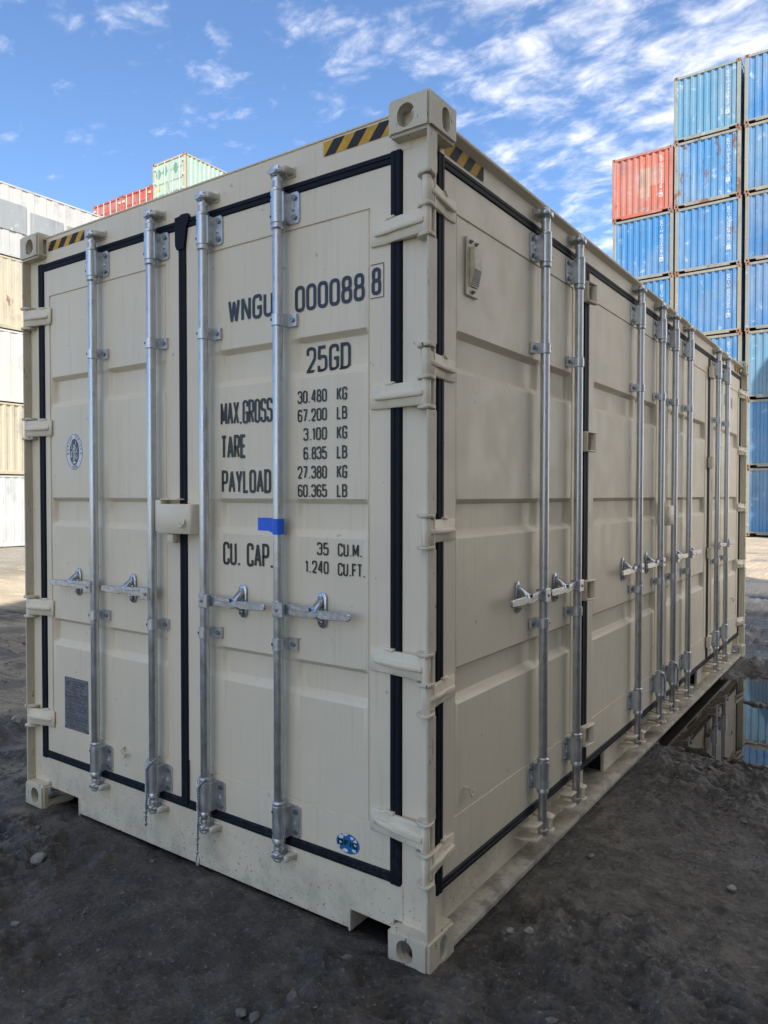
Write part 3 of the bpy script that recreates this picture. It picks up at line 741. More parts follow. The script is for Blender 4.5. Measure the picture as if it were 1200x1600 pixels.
def claw_mesh(zs, sg):
    mb = MB(); z = zs+sg*.042
    mb.prism([(.020,.0),(.024,-.022),(.032,-.050),(.042,-.055),(.050,-.044),(.052,-.020),(.058,.0)], 'z', z-.012, z+.012)
    mb.prism([(-.052,.0),(-.046,-.030),(-.038,-.036),(-.030,-.026),(-.026,.0)], 'z', z-.011, z+.011)
    mb.box(-.050, .058, -.006, .003, z-.020, z+.020)
    return mb.mesh('cam_keeper', CLAW, bevel=.004, smooth=45)
def handle_mesh(sg):
    """door handle clamped to the rod, swung towards sg"""
    z = 1.165; mb = MB(); y = -RO
    a, b = sorted((sg*-.006, sg*.048)); mb.box(a, b, y-.030, y-.016, z-.028, z+.028); a, b = sorted((sg*.0225, sg*.044)); mb.box(a, b, y-.0285, y+.018, z-.0255, z+.0255)
    P = [(.040,-.020),(.110,-.019),(.150,-.024),(.185,-.019),(.205,-.012),(.205,.010),(.165,.018),(.110,.018),(.040,.020)]
    mb.prism([(sg*x, z+q) for x, q in P] if sg > 0 else [(sg*x, z+q) for x, q in reversed(P)], 'y', y-.010, y+.004)
    mb.prism([(sg*.10,y-.004),(sg*.16,y-.018),(sg*.20,y-.016),(sg*.20,y-.004),(sg*.15,y+.004)], 'z', z-.014, z+.006)
    G_ = [(.196,-.010),(.222,-.018),(.338,-.016),(.352,-.011),(.352,.008),(.338,.013),(.222,.014),(.196,.008)]
    mb.prism([(sg*x, z+q) for x, q in G_], 'y', y-.017, y-.005)
    mb.prism([(sg*.05,y-.012),(sg*.09,y-.016),(sg*.15,y-.028),(sg*.172,y-.024),(sg*.150,y-.010),(sg*.09,y+.004),(sg*.05,y+.004)], 'z', z+.004, z+.020)
    mb.cyl((sg*.014, y-.034, z), .009, .010, 'y', 8, mi=1)
    return mb.mesh('door_handle', [FORGED, BOLT], bevel=.002, smooth=30)
def keeper_mesh(sg):
    z = 1.170; mb = MB(); u = sg*.185; r = .022; H = .066; P = []
    for cz, t0 in ((H-r, 0), (-(H-r), 180)):
        for k in range(9): t = R(t0+180*k/8); P.append((u+r*math.cos(t), z+cz+r*math.sin(t)))
    mb.prism(P, 'y', -.008, -.001)
    for s_ in (1, -1): mb.cyl((u, -.019, z+s_*.043), .0105, .012, 'y', 6, mi=1)
    mb.prism([(z+.046,-.006),(z+.040,-.022),(z+.012,-.052),(z-.004,-.056),(z-.004,-.046),(z+.012,-.030),(z+.024,-.006)][::-1] and [(-.006,z+.046),(-.022,z+.040),(-.052,z+.016),(-.058,z-.002),(-.048,z-.004),(-.032,z+.008),(-.006,z+.020)], 'x', u-.013, u+.013)
    mb.box(u-.013, u+.013, -.030, -.004, z-.032, z-.020)
    return mb.mesh('handle_keeper', [FORGED, BOLT], bevel=.002, smooth=45)
HM = {1: handle_mesh(1), -1: handle_mesh(-1)}; KM = {1: keeper_mesh(1), -1: keeper_mesh(-1)}
ROD_F, ROD_S = rod_mesh(.255, 2.775), rod_mesh(.112, 2.775)
UP = {1: bracket_mesh(1, 2.606, 2.722), -1: bracket_mesh(-1, 2.590, 2.706)}
LO = {1: bracket_mesh(1, .292, .414), -1: bracket_mesh(-1, .318, .436)}
CU = {1: clip_mesh(1, 2.248), -1: clip_mesh(-1, 2.224)}; CLW = {1: clip_mesh(1, 1.030), -1: clip_mesh(-1, 1.040)}
CAMT, CAMB, CLT, CLB = cam_mesh(2.757, 1), cam_mesh(.262, -1), claw_mesh(2.757, 1), claw_mesh(.262, -1)
def socket_mesh():
    mb = MB(); y = -RO
    for z in (.176, .118):
        mb.prism([(-.105,.045),(-.105,.01),(-.088,y-.014),(-.030,y-.016),(-.030,.045)], 'z', z-.006, z+.006)
        mb.prism([(.030,.045),(.030,y-.030),(.070,y-.030),(.082,y-.004),(.082,.045)], 'z', z-.006, z+.006)
    mb.cyl((.050, y-.012, .110), .013, .074, 'z', 12)
    mb.lathe((0,y,0), [(.0195,.13),(.0215,.133),(.0215,.139),(.0195,.142)], 20, mi=1)
    return mb.mesh('rod_socket', [BEIGE, GALV], bevel=.002, smooth=40)
SOCK = socket_mesh()
def rods_for(door, face, hs):
    for r in door.rods:
        p = door.o; sg = 1 if face == 'F' else -1
        def sub(n, me): return obj(n, me, p, (r, 0, 0))
        sub('lock_rod', ROD_F if face == 'F' else ROD_S); sub('rod_bracket', UP[sg]); sub('rod_bracket', LO[sg]); sub('rod_clip', CU[sg]); sub('rod_clip', CLW[sg])
        sub('cam', CAMT); sub('door_handle', HM[hs]); sub('handle_keeper', KM[hs])
        if face == 'F': sub('cam', CAMB)
        # keepers are welded to header and sill
        loc = (r, FY, 0) if face == 'F' else (SX, r, 0); rz = 0 if face == 'F' else math.pi/2
        obj('cam_keeper', CLT, box20, loc, rz)
        obj('cam_keeper' if face == 'F' else 'rod_socket', CLB if face == 'F' else SOCK, box20, loc, rz)
rods_for(FRONT[0], 'F', -1); rods_for(FRONT[1], 'F', 1)
rods_for(SIDE[0], 'S', -1); rods_for(SIDE[1], 'S', -1); rods_for(SIDE[2], 'S', 1); rods_for(SIDE[3], 'S', 1)

# corner hinges ------------------------------------------------------------ built in the local face frame of each face
def blade_front(z, sg=1):
    """hinge strap from the corner pin to the front door (sg=1 right corner, -1 left corner mirrored)"""
    mb = MB(); h = .040
    X = lambda x: x if sg > 0 else -CW-x*(1.0 if x > -.10 else .76)
    prof = [(-.022,.004),(-.060,.012),(-.140,.024),(-.165,.028),(-.190,.036),(-.262,.038),(-.262,.048),(-.180,.050),(-.155,.044),(-.022,.030)]
    mb.prism([(X(x), y) for x, y in prof], 'z', z-h, z+h)
    rib = [(-.024,-.002),(-.130,.008),(-.170,.018),(-.215,.024),(-.244,.034),(-.180,.036),(-.024,.022)]
    mb.prism([(X(x), y) for x, y in rib], 'z', z-.011, z+.008)
    mb.prism([(X(-.155), .022), (X(-.20), .036), (X(-.20), .048), (X(-.155), .048)], 'z', z+h-.002, z+h+.008)
    mb.cyl((X(-.020), .018, z-h-.008), .0155, 2*h+.016, 'z', 16)
    mb.cyl((X(-.020), .018, z-h-.014), .009, 2*h+.030, 'z', 10)
    return mb
def blade_side(z, far=False):
    """same hinge seen on the side face, local side frame: u along y, y inwards from the door plane"""
    mb = MB(); h = .038
    U = lambda u: u if not far else CL-u
    prof = [(.020,-.044),(.060,-.034),(.120,-.022),(.150,-.018),(.172,-.010),(.246,-.010),(.246,.000),(.165,.000),(.130,-.006),(.020,-.020)]
    mb.prism([(U(u), y) for u, y in prof], 'z', z-h, z+h)
    rib = [(.022,-.046),(.120,-.038),(.160,-.032),(.222,-.026),(.228,-.012),(.165,-.012),(.022,-.030)]
    mb.prism([(U(u), y) for u, y in rib], 'z', z-.010, z+.008)
    mb.prism([(U(.150), -.024), (U(.195), -.010), (U(.195), .0), (U(.150), .0)], 'z', z+h-.002, z+h+.008)
    mb.cyl((U(.018), -.028, z-h-.008), .0155, 2*h+.016, 'z', 16)
    return mb
def lug(zs, X=lambda x: x, Y=lambda y: y):
    mb = MB()
    for z in zs:
        mb.prism([(X(-.058), Y(.052)), (X(-.058), Y(.020)), (X(-.040), Y(.000)), (X(-.006), Y(-.006)), (X(.004), Y(.002)), (X(.004), Y(.030)), (X(-.006), Y(.056)), (X(-.046), Y(.060))], 'z', z-.006, z+.006)
    return mb
HF = (2.489, 1.930, 1.020, .456); HS = (2.585, 2.028, 1.473, .917, .349)
for z in HF:
    obj('hinge', blade_front(z).mesh('hinge', BEIGE, bevel=.0025, smooth=45), FRONT[1].o, (0, -FY, 0))
    obj('hinge', blade_front(z, -1).mesh('hinge', BEIGE, bevel=.0025, smooth=45), FRONT[0].o, (0, -FY, 0))
for z in HS:
    obj('hinge', blade_side(z).mesh('hinge', BEIGE, bevel=.0025, smooth=45), SIDE[0].o)
    obj('hinge', blade_side(z, True).mesh('hinge', BEIGE, bevel=.0025, smooth=45), SIDE[3].o)
lz = [2.640, 2.536, 2.440, 2.083, 1.979, 1.882, 1.526, 1.420, 1.068, .968, .866, .505, .402, .298]
lug_me = lug([0]).mesh('hinge_lug', CAST, bevel=.002)
for z in lz: part('hinge_lug', lug_me, loc=(0, 0, z))
for z in (2.54, 2.44, 1.98, 1.88, 1.07, .97, .505, .405): part('hinge_lug', lug_me, loc=(-CW, 0, z), scale=(-1, 1, 1))
for z in HS:
    for s in (.052, -.052): part('hinge_lug', lug_me, loc=(0, CL, z+s), scale=(1, -1, 1))
# folding hinges between side doors
def split_hinges(door, u, sg):
    for z in (2.600, 1.860, 1.118, .384):
        mb = MB()
        for dz_ in (.050, -.050):
            P = [(-.055,-.001),(-.055,-.020),(-.044,-.036),(.044,-.044),(.060,-.036),(.060,-.020),(-.030,-.001)]
            mb.prism([(sg*x, y) for x, y in P], 'z', dz_*.92-.004, dz_*.92+.004)
        a, b = sorted((-sg*.056, -sg*.046)); mb.box(a, b, -.030, -.001, -.045, .045)
        mb.cyl((sg*.040, -.024, -.042), .0185, .084, 'z', 14)
        obj('fold_hinge', mb.mesh('fold_hinge', BEIGE, bevel=.002, smooth=40), door.o, (u, 0, z))
split_hinges(SIDE[0], 1.581, 1); split_hinges(SIDE[3], 4.477, -1)

# lock box over the centre seam
def lockbox():
    mb = MB(); P = [(-1.345,.0),(-1.345,-.060),(-1.338,-.068),(-1.160,-.068),(-1.140,-.060),(-1.132,-.044),(-1.132,.0)]
    mb.prism(P, 'z', 1.432, 1.555); mb.box(-1.378, -1.343, -.050, .0, 1.436, 1.578); mb.box(-1.378, -1.24, -.050, -.002, 1.572, 1.578)
    mb.box(-1.300, -1.262, -.052, -.020, 1.390, 1.43); mb.tube([(-1.166,-.070,1.492),(-1.160,-.080,1.472),(-1.168,-.084,1.462),(-1.186,-.084,1.464),(-1.190,-.084,1.478)], .005, 8)
    return mb
def lockbox_side(u):
    mb = MB(); P = [(u-.075,.0),(u-.075,-.055),(u-.068,-.064),(u+.045,-.064),(u+.060,-.05),(u+.060,.0)]
    mb.prism(P, 'z', 1.395, 1.525); mb.box(u-.10, u-.074, -.046, .0, 1.40, 1.545); return mb
obj('lock_box', lockbox().mesh('lock_box', BEIGE, bevel=.006, smooth=45), FRONT[0].o)
obj('lock_box', lockbox_side(3.06).mesh('lock_box', BEIGE, bevel=.006, smooth=45), SIDE[2].o)
def hook(u, w): return MB().tube([(u-.006,.0,w+.022),(u-.006,-.020,w+.018),(u-.004,-.022,w),(u+.006,-.022,w-.012),(u+.024,-.022,w-.010),(u+.032,-.022,w+.008)], .0055, 8)
obj('tarp_hook', hook(.345, .497).mesh('tarp_hook', CREAM), SIDE[0].o); obj('tarp_hook', hook(5.55, .60).mesh('tarp_hook', CREAM), SIDE[3].o)
obj('tarp_hook', hook(-1.665, .404).mesh('tarp_hook', CREAM), FRONT[0].o)
# ventilator on the first side door
vm = MB().box(.326, .418, -.008, -.001, 2.318, 2.532)
vm.prism([(-.008,2.498),(-.030,2.492),(-.030,2.420),(-.014,2.352),(-.008,2.352)], 'x', .346, .404)
ven = obj('vent_cover', vm.mesh('vent_cover', CREAM, bevel=.003), SIDE[0].o)
lm = MB()
for k in range(9):
    t = .12+k*.095; y, z = -.030+(.016*t), 2.420-.068*t; lm.box(.350, .400, y-.0028, y+.002, z-.0014, z+.0014)
obj('louvre', lm.mesh('louvre', PLATE), ven, kind='stuff')
bm_ = MB()
for u, z in ((.354,2.514),(.394,2.514),(.370,2.335)): bm_.cyl((u,-.016,z), .008, .007, 'y', 8); bm_.cyl((u,-.022,z), .004, .007, 'y', 8)
obj('vent_bolts', bm_.mesh('vent_bolts', BOLT), ven, kind='stuff')

# ------------------------------------------------------------------ lettering and stickers on the doors
def cvx(x): return 1.253+(x-1.253)*1.0087      # measured on a plane 18 mm further out
def cvz(z): return 1.594+(z-1.594)*1.0087
D2 = FRONT[1]; tf = D2.on()
def lettering(name, items, mat, door=None, tfn=None):
    for s, x0, x1, z, h, sw in items:
        mb = MB(); text(mb, s, cvx(x0), cvx(x1), cvz(z), h, sw, tfn or tf)
        obj(name, mb.mesh(name, mat, smooth=0), (door or D2).o)
lettering('serial_number', [('WNGU', -.957, -.712, 2.276, .095, .0135), ('000088', -.602, -.280, 2.270, .098, .0135)], INKG)
mb = MB(); text(mb, '8', cvx(-.249), cvx(-.208), cvz(2.279), .095, .0135, tf)
ribbon(mb, [(cvx(-.259), cvz(2.270)), (cvx(-.198), cvz(2.270)), (cvx(-.198), cvz(2.384)), (cvx(-.259), cvz(2.384))], True, .0025, tf)
obj('check_digit', mb.mesh('check_digit', INKG, smooth=0), D2.o)
lettering('type_code', [('25GD', -.569, -.361, 2.045, .098, .0122)], INK)
lettering('weight_caption', [('MAX.GROSS', -1.004, -.718, 1.874, .094, .0105), ('TARE', -1.003, -.860, 1.739, .095, .0125), ('PAYLOAD', -.999, -.726, 1.601, .093, .0115)], INK)
rows = (('30.480', 'KG', 1.932), ('67.200', 'LB', 1.864), ('3.100', 'KG', 1.794), ('6.835', 'LB', 1.724), ('27.380', 'KG', 1.654), ('60.365', 'LB', 1.586))
it = []
for n_, u_, z in rows:
    x0 = -.590 if len(n_) == 6 else -.562
    it += [(n_, x0, -.450, z, .0475, .0066), (u_, -.404, -.357, z, .0475, .0066)]
lettering('weight_table', it, INK)
lettering('capacity_caption', [('CU. CAP.', -.993, -.714, 1.312, .094, .0115)], INK)
lettering('capacity_table', [('35', -.497, -.442, 1.374, .0475, .0066), ('CU.M.', -.400, -.290, 1.374, .0475, .0066), ('1.240', -.554, -.442, 1.306, .0475, .0066), ('CU.FT.', -.400, -.276, 1.304, .0475, .0066)], INK)
# faint serial on the last side door
tf4 = SIDE[3].on()
for s_, a_, b_ in (('WNGU', 4.80, 4.97), ('00008', 5.13, 5.40), ('8', 5.46, 5.505)):
    mb = MB(); text(mb, s_, a_, b_, 2.40, .10, .013, tf4); obj('serial_number', mb.mesh('serial_number', INKG, smooth=0), SIDE[3].o)

def disc(cx, cz, rx, rz_, off, h=lambda u, w: 0.0035, seg=48, jit=0):
    mb = MB(); vs = [(cx, h(cx, cz)-off, cz)]
    for k in range(seg):
        t = 2*math.pi*k/seg; vs.append((cx+rx*math.cos(t), h(cx, cz)-off, cz+rz_*math.sin(t)))
    mb.add(vs, [(0, 1+k, 1+(k+1) % seg) for k in range(seg)]); return mb
# oval classification seal on the left door
D1 = FRONT[0]; ex, ez, ea, eb = -2.057, 1.803, .071, .094
seal_o = obj('class_seal', disc(ex, ez, ea, eb, .0012).mesh('class_seal', WHITEV, smooth=0), D1.o)
mb = MB(); pl = lambda off: (lambda u, w: (u, .0035-off, w))
def ell(k, n=56): return [(ex+ea*k*math.cos(2*math.pi*i/n), ez+eb*k*math.sin(2*math.pi*i/n)) for i in range(n)]
ribbon(mb, ell(.925), True, .0022, pl(.0020))
mb.add(disc(ex, ez, ea*.545, eb*.685, .0020).v, disc(ex, ez, ea*.545, eb*.685, .0020).f)
def arc_text(s, a0, a1, k, h, flip=False):
    for i, c in enumerate(s):
        if c == ' ': continue
        t = R(a0+(a1-a0)*i/(len(s)-1)); cx, cz = ex+ea*k*.985*math.cos(t), ez+eb*k*math.sin(t)
        rot = math.atan2(math.sin(t)/eb, math.cos(t)/ea) - math.pi/2 + (math.pi if flip else 0); w = h*.55*min(G[c][0], 1.2)
        def T(u, v): return (cx+u*math.cos(rot)-v*math.sin(rot), .0035-.0022, cz+u*math.sin(rot)+v*math.cos(rot))
        for ln in G[c][1]:
            pts, clo = flatten(ln, w, h); ribbon(mb, [(x-w/2, y-h/2) for x, y in pts], clo, .0019, T)
arc_text('BUREAU VERITAS', 186, -6, .80, .0125); arc_text('1828', 250, 290, .81, .0125, True)
obj('seal_print', mb.mesh('seal_print', simple('seal_grey', (0.06, 0.062, 0.07), .4), smooth=0), seal_o) if False else obj('seal_print', mb.mesh('seal_print', simple('seal_grey', (0.06, 0.062, 0.07), .4), smooth=0), D1.o)
fg = MB(); q3 = pl(.0030); F = lambda pts, sw, c=False: ribbon(fg, [(ex+x*ea, ez+y*eb) for x, y in pts], c, sw, q3)
fg.add(disc(ex-.03*ea, ez+.33*eb, .0045, .0052, .0030).v, disc(0,0,1,1,0).f)
F([(-.02,.27),(0,.05),(-.02,-.12)], .0085); F([(-.02,-.1),(-.12,-.45)], .0042); F([(.0,-.1),(.08,-.30),(.04,-.45)], .0046)
F([(.02,.22),(.12,.30),(.20,.55)], .0034); F([(-.05,.22),(-.2,.08),(-.28,.2),(-.26,.5)], .003)
F([(-.42,.0),(-.16,.0)], .0055); F([(.10,.0),(.40,.0)], .0055)
F([(.18,.25),(.18,.12),(.26,.08),(.34,.12),(.34,.25)], .004); F([(-.38,-.1),(-.38,-.25),(-.26,-.25),(-.26,-.1)], .004, True); F([(.16,-.08),(.16,-.28),(.32,-.36),(.34,-.10)], .004)
F([(-.20,-.56),(.20,-.56)], .006); F([(-.10,-.50),(.10,-.50)], .004)
obj('seal_emblem', fg.mesh('seal_emblem', WHITEV, smooth=0), D1.o)
# data plate
x0, x1, z0, z1 = cvx(-2.126), cvx(-1.931), cvz(.440), cvz(.697)
pl_o = obj('data_plate', MB().box(x0, x1, -.0005, .004, z0, z1).mesh('data_plate', PLATE, bevel=.001), D1.o)
mb = MB(); rg = random.Random(4)
z = z1-.016
k = 0
while z > z0+.014:
    big = k in (1, 2, 5); hgt = .0062 if big else .0034; a = x0+.014 if not k % 4 == 0 else x0+.03
    while a < x1-.016:
        L = rg.uniform(.003, .011); mb.add([(a,-.0016,z),(a+L,-.0016,z),(a+L,-.0016,z-hgt),(a,-.0016,z-hgt)], [(0,1,2,3)]); a += L+rg.uniform(.002, .008)
        if rg.random() < .10: a += .02
    z -= hgt+(.0105 if k % 5 == 4 else .0062); k += 1
for zz in (z0+.055, z0+.10, z0+.165): mb.box(x0+.01, x1-.01, -.0016, -.001, zz, zz+.0014)
obj('plate_print', mb.mesh('plate_print', INK, smooth=0), D1.o, kind='stuff')
rv = MB()
for u in (x0+.010, x1-.010):
    for zz in (z0+.010, (z0+z1)/2, z1-.010): rv.cyl((u, -.0038, zz), .0045, .004, 'y', 10)
obj('plate_rivets', rv.mesh('plate_rivets', BOLT), D1.o, kind='stuff')
# round globe sticker, lower right
sx0, sz0 = cvx(-.353), cvz(.344); fh = lambda u, w: 0.0
obj('globe_sticker', disc(sx0, sz0, .053, .0365, .0012, fh).mesh('globe_sticker', BLUEV, smooth=0), D2.o)
mb = MB()
def blob(cx, cz, rx, rz_, seed):
    r_ = random.Random(seed); n = 15; pts = []
    for k in range(n):
        t = 2*math.pi*k/n; s_ = r_.uniform(.6, 1.15); x, y = cx+rx*s_*math.cos(t), cz+rz_*s_*math.sin(t)
        m = math.hypot(x/.053, y/.0365)
        if m > .985: x, y = x/m*.985, y/m*.985
        pts.append((sx0+x, -.0018, sz0+y))
    mb.add([(sx0+cx, -.0018, sz0+cz)] + pts, [(0, 1+k, 1+(k+1) % n) for k in range(n)])
for i, a in enumerate(((-.032,.020,.012,.010),(-.014,.031,.018,.006),(-.034,-.002,.006,.006),(.034,.012,.009,.014),(.030,-.020,.010,.008),(-.012,-.027,.014,.007),(.018,.024,.008,.007),(-.040,-.014,.006,.010))): blob(*a, seed=i)
obj('sticker_continents', mb.mesh('sticker_continents', WHITEV, smooth=0), D2.o)
mb = MB(); text(mb, 'DFIC', sx0-.044, sx0+.044, sz0-.011, .023, .0062, lambda u, w: (u, -.0024, w), gap=.55)
obj('sticker_lettering', mb.mesh('sticker_lettering', simple('sticker_ink', (0.008, 0.035, 0.03), .4), smooth=0), D2.o)
# hazard stripes under the top castings
def hazard(u0, u1, w0, w1, loc, rz, n=5, lean=1, start=0):
    y = MB().add([(u0,-.0012,w0),(u1,-.0012,w0),(u1,-.0012,w1),(u0,-.0012,w1)], [(0,1,2,3)])
    o = obj('hazard_sticker', y.mesh('hazard_sticker', YELLOW, smooth=0), box20, loc, rz); k = MB(); sl_ = (w1-w0)*.85*lean; pw = (u1-u0)/n
    for i in range(-2, int(n)+3):
        a = u0+(i+start)*pw; P = [(a, w0), (a+pw*.5, w0), (a+pw*.5+sl_, w1), (a+sl_, w1)]
        # clip to the sticker
        def clip(P, f):
            out = []
            for i_ in range(len(P)):
                p, q_ = P[i_], P[(i_+1) % len(P)]; fp, fq = f(p), f(q_)
                if fp >= 0: out.append(p)
                if fp*fq < 0: t = fp/(fp-fq); out.append((p[0]+(q_[0]-p[0])*t, p[1]+(q_[1]-p[1])*t))
            return out
        P = clip(clip(P, lambda p: p[0]-u0), lambda p: u1-p[0]) if P else P
        if len(P) > 2: k.add([(p[0], -.0022, p[1]) for p in P], [tuple(range(len(P)))])
    obj('hazard_stripes', k.mesh('hazard_stripes', BLACKV, smooth=0), o)
hazard(-.478, -.155, 2.818, 2.870, (0, FY, 0), 0, 3.25, 1, .05)
hazard(-2.262, -1.955, 2.812, 2.858, (0, FY, 0), 0, 3.3, 1, -.1)
hazard(.180, .466, 2.768, 2.822, (SX, 0, 0), math.pi/2, 2.9, 1, .30)
hazard(CL-.49, CL-.180, 2.768, 2.822, (SX, 0, 0), math.pi/2, 2.9, -1, .45)

# things fixed or hung on the container
tp = MB(); zt, zb = cvz(1.505), cvz(1.446)
path = [(-.832, .0195), (-.775, .0190), (-.735, .010), (-.712,-.008), (-.694,-.030)] + [(-.668-.0212*math.cos(R(t)), -RO-.0212*math.sin(R(t))) for t in range(0, 181, 15)] + [(-.646,-.030)]
n = len(path); tp.add([(u, y-.0012, zb) for u, y in path] + [(u, y-.0012, zt) for u, y in path], [(i, i+1, n+i+1, n+i) for i in range(n-1)])
to = obj('tape', tp.mesh('tape', TAPE, smooth=60), None, (0, FY, 0), label='strip of bright blue tape stuck across a lock rod of the right end door', category='tape')
def cord(door_loc, rz, u, sg, zt, zb, label, loop):
    """pair of twisted wires looped over the sleeve and hanging in front of it"""
    mb = MB(); y0 = -RO-.030; j = zt-.050
    a = [(u+sg*.030, -RO+.01, zt+.006), (u+sg*.026, y0+.010, zt-.004), (u+sg*.004, y0, zt-.030), (u-sg*.012, y0, j)]
    b = [(u-sg*.024, -RO+.004, zt-.002), (u-sg*.027, y0+.012, zt-.014), (u-sg*.022, y0+.001, zt-.035), (u-sg*.012, y0, j)]
    mb.tube(a, .0042, 7); mb.tube(b, .0042, 7)
    for ph in (0, math.pi):
        P = []; m = 90
        for i in range(m+1):
            t = i/m; z = j+.006+(zb-j)*t; w = .0042+(.0025 if t > .7 else 0)*math.sin(t*60)
            P.append((u-sg*.012+w*math.cos(ph+t*75)+.004*math.sin(t*5), y0-.002+w*math.sin(ph+t*75), z))
        mb.tube(P, .0034, 5)
    if loop:
        mb.tube([(u-sg*.012+.010*math.sin(R(t)), y0-.002, zb-.018+.020*math.cos(R(t))) for t in range(0, 361, 24)], .0026, 6)
    me = mb.mesh('twisted_wire', simple('wire_silver', (0.50, 0.51, 0.52), .4, .6), smooth=40)
    o = obj('twisted_wire', me, None, door_loc, rz, label=label, category='wire', group='twisted wires hanging on the lock rods')
cord((0,FY,0), 0, -1.412, 1, .446, .145, 'twisted silver wire with a loose end on the rod left of the end door seam', False)
cord((0,FY,0), 0, -1.079, 1, .440, .110, 'twisted silver wire ending in a loop on the rod right of the end door seam', True)
cord((SX,0,0), math.pi/2, 2.87, -1, .462, .250, 'twisted wire on the rod just left of the side lock box', False)
cord((SX,0,0), math.pi/2, 3.205, -1, .462, .250, 'twisted wire on the rod just right of the side lock box', False)

# ------------------------------------------------------------------ yard containers
def bg_casting():
    b_ = MB().box(0, .162, 0, .178, 0, .118)
    return cut(b_, [MB().box(.03, .13, .03, .15, .02, .10), slot(.089, .058, -.05, .06, .066, .078, 'y', 5), slot(.100, .058, -.05, .06, .050, .080, 'x', 5)], BGP, .006)
BGC = bg_casting()
_cache = {}
def memo(key, fn):
    if key not in _cache: _cache[key] = fn()
    return _cache[key]
def two(me):
    return me
def corr_wall(L, z0, z1, kind):
    if kind == 'fine': return corrpanel(L, z0, z1, .30, .016, .136)
    if kind == 'flat': return corrpanel(L, z0, z1, .47, .020, .222)
    if kind == 'end': return corrpanel(L, z0, z1, .252, .040, .088)
    return corrpanel(L, z0, z1, .28, .036, .100)
RUSTY = (0.27, 0.14, 0.085, 1); WORN = (0.30, 0.285, 0.24, 1)
def yard_container(label, loc, col, L=6.058, H=2.591, wall='std', end='end', group=None, rust=0.0, frame=None, detail=True, serial=None, name='stacked_container', castcol=RUSTY, serialkw=None, rz=0.0):
    t = thing(name, label, 'container', loc, rz, group); frame = frame or col; Wd = 2.438
    def p(n, me, c, l=(0,0,0), rz=0, sc=None, rs=None):
        o = obj(n, me, t, l, rz, sc); o.color = c; o['rust'] = rust if rs is None else rs; return o
    i = .055
    # end walls, side walls
    ew = memo(('ew', end, H), lambda: corr_wall(Wd-.25, .15, H-.105, end).mesh('end_panel', BGP, smooth=0))
    lw = memo(('lw', wall, L, H), lambda: corr_wall(L-.30, .14, H-.06, wall).mesh('side_panel', BGP, smooth=0))
    if end != 'door': p('end_panel', ew, col, (.125, .030, 0))
    p('side_panel', lw, col, (Wd-.018, .15, 0), math.pi/2); p('side_panel', lw, col, (.018, L-.15, 0), -math.pi/2)
    p('roof_panel', memo(('rf', L, H), lambda: MB().box(.06, Wd-.06, .06, L-.06, H-.045, H-.02).mesh('roof_panel', BGP)), col)
    p('rear_panel', memo(('rp', H), lambda: MB().box(.05, Wd-.05, -.08, -.05, .05, H-.03).mesh('rear_panel', BGP)), col, (0, L, 0))
    p('floor_panel', memo(('fl', L), lambda: MB().box(.06, Wd-.06, .08, L-.06, .13, .16).mesh('floor_panel', BGP)), (0.05, 0.045, 0.04, 1))
    post = memo(('po', H), lambda: MB().box(.006, .135, .006, .12, .118, H-.118).mesh('corner_post', BGP, bevel=.01))
    hdr = memo(('hd',), lambda: MB().box(.10, Wd-.10, .016, .075, -.118, -.022).mesh('header', BGP, bevel=.004))
    sil = memo(('si',), lambda: MB().prism([(.12,.165),(.12,.105),(.40,.100),(.40,.040),(Wd-.40,.040),(Wd-.40,.100),(Wd-.12,.105),(Wd-.12,.165)], 'y', .014, .075).mesh('sill', BGP))
    trl = memo(('tr', L), lambda: MB().box(.008, .07, .15, L-.15, -.075, -.012).mesh('top_rail', BGP, bevel=.004))
    brl = memo(('br', L), lambda: MB().box(.008, .06, .15, L-.15, .04, .155).mesh('bottom_rail', BGP, bevel=.004))
    for sx_, x in ((1, 0), (-1, Wd)):
        p('top_rail', trl, frame, (x, 0, H), 0, (sx_,1,1)); p('bottom_rail', brl, frame, (x, 0, 0), 0, (sx_,1,1))
        for sy_, y in ((1, 0), (-1, L)):
            p('corner_post', post, frame, (x, y, 0), 0, (sx_, sy_, 1))
            if detail:
                p('corner_casting', BGC, castcol, (x, y, H-.118), 0, (sx_, sy_, 1)); p('corner_casting', BGC, castcol, (x, y, .118), 0, (sx_, sy_, -1))
    for sy_, y in ((1, 0), (-1, L)):
        p('header', hdr, frame, (0, y, H), 0, (1, sy_, 1)); p('sill', sil, frame, (0, y, 0), 0, (1, sy_, 1))
    if serial:
        mb = MB(); kw = serialkw or {}; cx = kw.get('x', 1.985); z = H-.33
        for c in serial:
            if c == ' ': z -= .07; continue
            w = .085*min(1, G[c][0]+.1)
            pts_tf = lambda u, v: (u, .026, v)
            if c == '#': continue
            for ln in G[c][1]:
                q_, clo = flatten(ln, w, .085); ribbon(mb, [(cx-w/2+a, z-.085+b_) for a, b_ in q_], clo, .014, pts_tf)
            z -= .125
        bx = [(cx-.065, z+.022), (cx+.065, z+.022), (cx+.065, z-.115), (cx-.065, z-.115)]
        ribbon(mb, bx, True, .016, lambda u, v: (u, .026, v))
        for ln in G[serial[-1]][1]:
            q_, clo = flatten(ln, .07, .085); ribbon(mb, [(cx-.035+a, z-.088+b_) for a, b_ in q_], clo, .02, lambda u, v: (u, .026, v))
        o = obj('serial_number', mb.mesh('serial_number', WHITEV, smooth=0), t)
    return t
BLUES = [(0.085, 0.245, 0.40, 1), (0.06, 0.22, 0.46, 1), (0.05, 0.205, 0.45, 1), (0.045, 0.195, 0.44, 1), (0.05, 0.20, 0.42, 1), (0.04, 0.17, 0.40, 1), (0.045, 0.18, 0.42, 1)]
rg = random.Random(11)
AB = .0184; YB = 28.912
